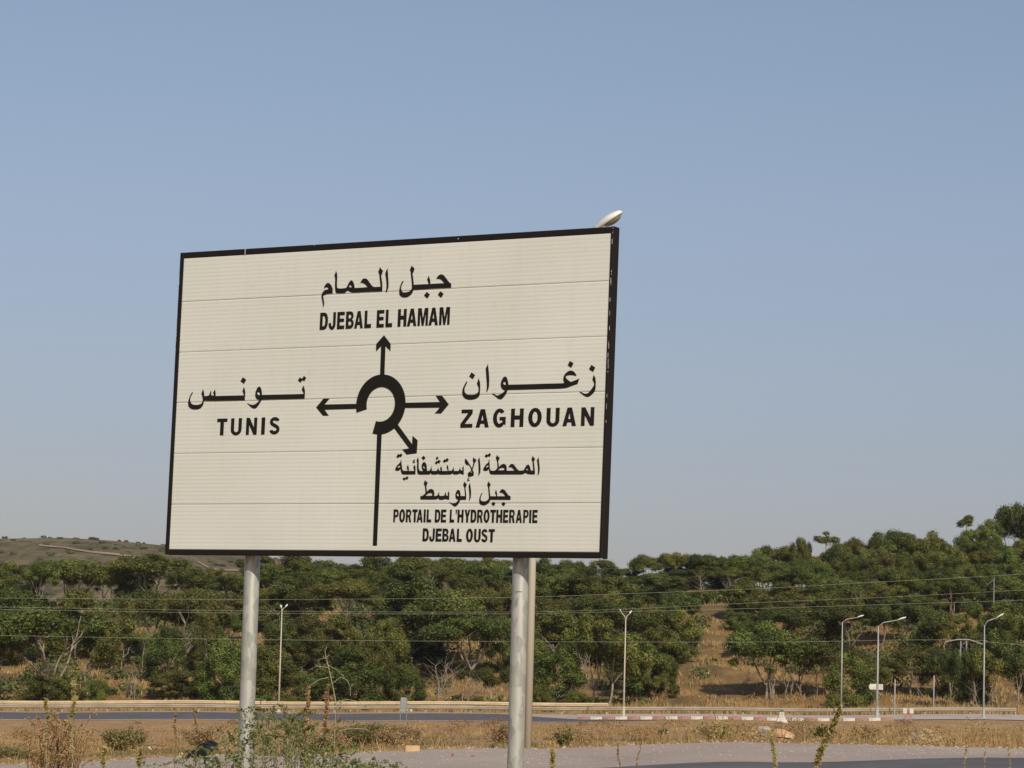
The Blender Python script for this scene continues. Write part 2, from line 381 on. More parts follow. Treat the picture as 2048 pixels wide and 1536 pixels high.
strip('far_road', -130, 12.5, 240, lambda x: 246.6 if x < 3 else 246.6 + (x - 3) * .12, lambda x: 261 if x < 0 else (261 - x * 1.6 if x < 6 else 251.4 - (x - 6) * .42), 12, M['asphalt'], .03)
strip('far_road_verge', -130, 7, 240, lambda x: 243.2 + rw(x * .3), lambda x: 246.6, 3, M['shoulder'], .02)
strip('far_road_edge', -130, 6.5, 240, lambda x: 261.0 if x < 0 else 261 - x * 1.6, lambda x: 263.4 if x < 0 else 263.4 - x * .2, 3, M['road_line'], .035)
strip('traffic_island', 6.2, 75, 120, lambda x: 251.6 - max(0, min(1, (x - 6) / 40)) * 4.5, lambda x: 262.5, 8, M['concrete'], .05)

# loose gravel on the shoulder
_g = np.random.default_rng(9); gb = MB()
for _i in range(1500):
    _Y = 41.8 + 13.6 * _g.uniform() ** .6; _X = (_g.uniform(-80, 2130) - 1024) / FPX * _Y; _s = _g.uniform(.006, .022) * (1.8 if _Y > 54 else 1)
    _z = float(gz(_X, _Y)) + .012; _r = _g.normal(size=(6, 3)) * .25
    _V = [(_X + (a_ + _r[j_][0]) * _s, _Y + (b__ + _r[j_][1]) * _s, _z + (c_ + .4) * _s) for j_, (a_, b__, c_) in enumerate(((1, 0, 0), (-1, 0, 0), (0, 1, 0), (0, -1, 0), (.1, .1, .8), (0, 0, -.8)))]
    gb.add(_V, [(0, 2, 4), (2, 1, 4), (1, 3, 4), (3, 0, 4)])
o = gb.build('gravel', M['shoulder']); tag(o, 'loose gravel strewn over the road shoulder', 'gravel', kind='stuff')

# kerb of red and white painted stones
kerb = empty('kerb', (0, 0, 0)); tag(kerb, kind='structure')
km = {}
for k_, mt in (('w', M['white']), ('r', M['red']), ('b', M['brown_kerb'])):
    b_ = MB(); b_.box((0, 0, .08), (.99 * 1.0, .25, .28)); km[k_] = b_.mesh('kerb_stone', mt)
x = 6.6; i = 0
while x < 31.5:
    Y = 250.9 - max(0, min(1, (x - 6) / 40)) * 4.5
    o = link('kerb_stone', km['w' if i % 2 else ('r' if x < 21.5 else 'b')], kerb, (x, Y, float(gz(x, Y)) + .03)); o.scale = (1.02, 1, 1)
    x += 1.02; i += 1

# ---------------------------------------------------------------- direction sign
SC = Vector((-0.90834, 21.02497, 2.00894)) + EYE
yaw, pit, rol = -0.57514, -0.0106, 0.00809
def rot3(yaw, pit, rol):
    return (Matrix.Rotation(yaw, 3, 'Z') @ Matrix.Rotation(pit, 3, 'X') @ Matrix.Rotation(rol, 3, 'Y'))
SM = rot3(yaw, pit, rol)
base = Vector((SC.x, SC.y, 0.0))
sign = empty('direction_sign', base, 'cream roundabout direction sign with black frame, Arabic and French names, on two steel posts', 'road sign')
holder_M = Matrix.Translation(SC - base) @ SM.to_4x4()
def sput(o): o.matrix_local = holder_M; return o
HW, HH = 1.8411, 1.1
LIP, DEP = .036, .072
zt, zb = HH - .043, -HH + .036
# panels of ribbed sheet: horizontal profile, front face at y = 0 .. -0.003
seams = [zt, .7375, .3675, .0, -.370, -.738, zb]
for k in range(6):
    z1, z0 = seams[k] - .0004, seams[k + 1] + .0004
    full = .368; n = 13; pitch_ = full / n
    top_ref = seams[k] if k else seams[1] + full
    prof = []; zz = []
    q = [(0, -.0012), (.2, -.0017), (.5, -.0024), (.8, -.0017)]
    zs = []
    for r_ in range(n + 1):
        for t_, d_ in q: zs.append((top_ref - (r_ + t_) * pitch_, d_))
    zs = [s_ for s_ in zs if z0 < s_[0] < z1]
    prof = [(z1, .003)] + [(z1 - .0008, -.0004)] + zs + [(z0 + .0008, -.0004), (z0, .003)]
    V = []; F = []
    xl, xr = -HW + .012, HW - .012
    for (z_, d_) in prof: V += [(xl, d_, z_), (xr, d_, z_)]
    m_ = len(prof); F = [(2 * i_, 2 * i_ + 1, 2 * i_ + 3, 2 * i_ + 2) for i_ in range(m_ - 1)]
    # back plate
    b_ = len(V); V += [(xl, .022, z1), (xr, .022, z1), (xr, .022, z0), (xl, .022, z0)]
    F += [(b_, b_ + 3, b_ + 2, b_ + 1), (0, b_, b_ + 1, 1), (2 * m_ - 2, 2 * m_ - 1, b_ + 2, b_ + 3)]
    p_ = MB(); p_.add(V, F); o = sput(p_.build('panel', M['sheet'], sign))
    me_ = o.data; me_.polygons.foreach_set('use_smooth', [i_ < m_ - 1 and 0 < i_ < m_ - 2 for i_ in range(len(me_.polygons))])
def rail(x0, x1, z0, z1, y0=-.006, y1=DEP, name='frame_rail'):
    b_ = MB(); b_.box(((x0 + x1) / 2, (y0 + y1) / 2, (z0 + z1) / 2), (x1 - x0, y1 - y0, z1 - z0)); o = sput(b_.build(name, M['black'], sign)); bevel(o, .005); return o
rail(-HW + LIP, -1.247, zt, HH); rail(-1.240, HW - .022, zt, HH)
rail(-HW + LIP, HW - .022, -HH, zb); rail(-HW, -HW + LIP, -HH, HH, -.007); rail(HW - .022, HW, -HH - .004, HH + .003, -.007)
# chipped paint along the right corner and the top joint
rg = random.Random(4)
ch = MB()
for z_ in [1.09, 1.06, 1.0, .80, .78, .74, .72, .61, .52, .42, .32, .30, .24, .20, .17, .16, .13, -.03, -.1, -.2]:
    h_ = rg.uniform(.008, .035); w_ = rg.uniform(.002, .006)
    ch.box((HW - .003 - rg.uniform(0, .006), -.0076, z_), (w_, .0012, h_))
for k in range(14): ch.box((-HW + rg.uniform(.001, .006), -.0076, rg.uniform(.3, .95)), (.002, .0012, rg.uniform(.01, .04)))
ch.box((-1.2435, -.0058, HH - .022), (.006, .003, .042)); ch.box((-.625, -.0068, HH - .004), (.007, .0012, .006)); ch.box((.60, -.0068, HH - .02), (.006, .0012, .009)); ch.box((1.835, .0, -HH - .0045), (.012, .012, .004))
tag(sput(ch.build('paint_chips', M['chip'], sign)), kind='stuff')
# back bracing and clamps
for z_ in (.7, 0.0, -.7):
    b_ = MB(); b_.box((0, .052, z_), (2 * HW - .1, .035, .05)); sput(b_.build('back_rail', M['galv'], sign))
for xp in (-1.048, 1.208):
    want = 505 if xp < 0 else 1042      # where the post leaves the board's lower edge
    for _k in range(4):
        q_ = SC + SM @ Vector((xp, DEP + .062, 0)); e_ = Vector((q_.x, q_.y, SC.z - 1.1)) - EYE
        xp += (want - (1024 + FPX * e_.dot(RT) / e_.dot(FW))) / FPX * e_.dot(FW) / math.cos(yaw)
    p0 = SC + SM @ Vector((xp, DEP + .062, 0)) - base
    b_ = MB(); b_.tube([(0, 0, -.5 - 0), (0, 0, .9), (0, 0, 2.0), (0, 0, SC.z + .95)], .0555, 40)
    o = b_.build('post', M['galv'], sign, True, (p0.x, p0.y, 0))
    c_ = MB(); c_.tube([(0, 0, SC.z + .95), (0, 0, SC.z + .965)], .058, 24); c_.build('post_cap', M['galv'], o)
    # seam and scratch marks on the right hand post
    for z_ in (.7, 0.0, -.7):
        c_ = MB(); c_.tube([(0, 0, SC.z + z_ - .025), (0, 0, SC.z + z_ + .025)], .0605, 24); c_.build('clamp', M['galv'], o)
    if xp > .2:
        c_ = MB(); c_.box((-.008, -.0556, SC.z - 1.1 - .235), (.045, .0015, .004)); c_.box((-.02, -.0535, SC.z - 1.1 - .30), (.003, .0015, .05), Matrix.Rotation(.2, 3, 'Y')); tag(c_.build('scratches', M['bark_dark'], o), kind='stuff')

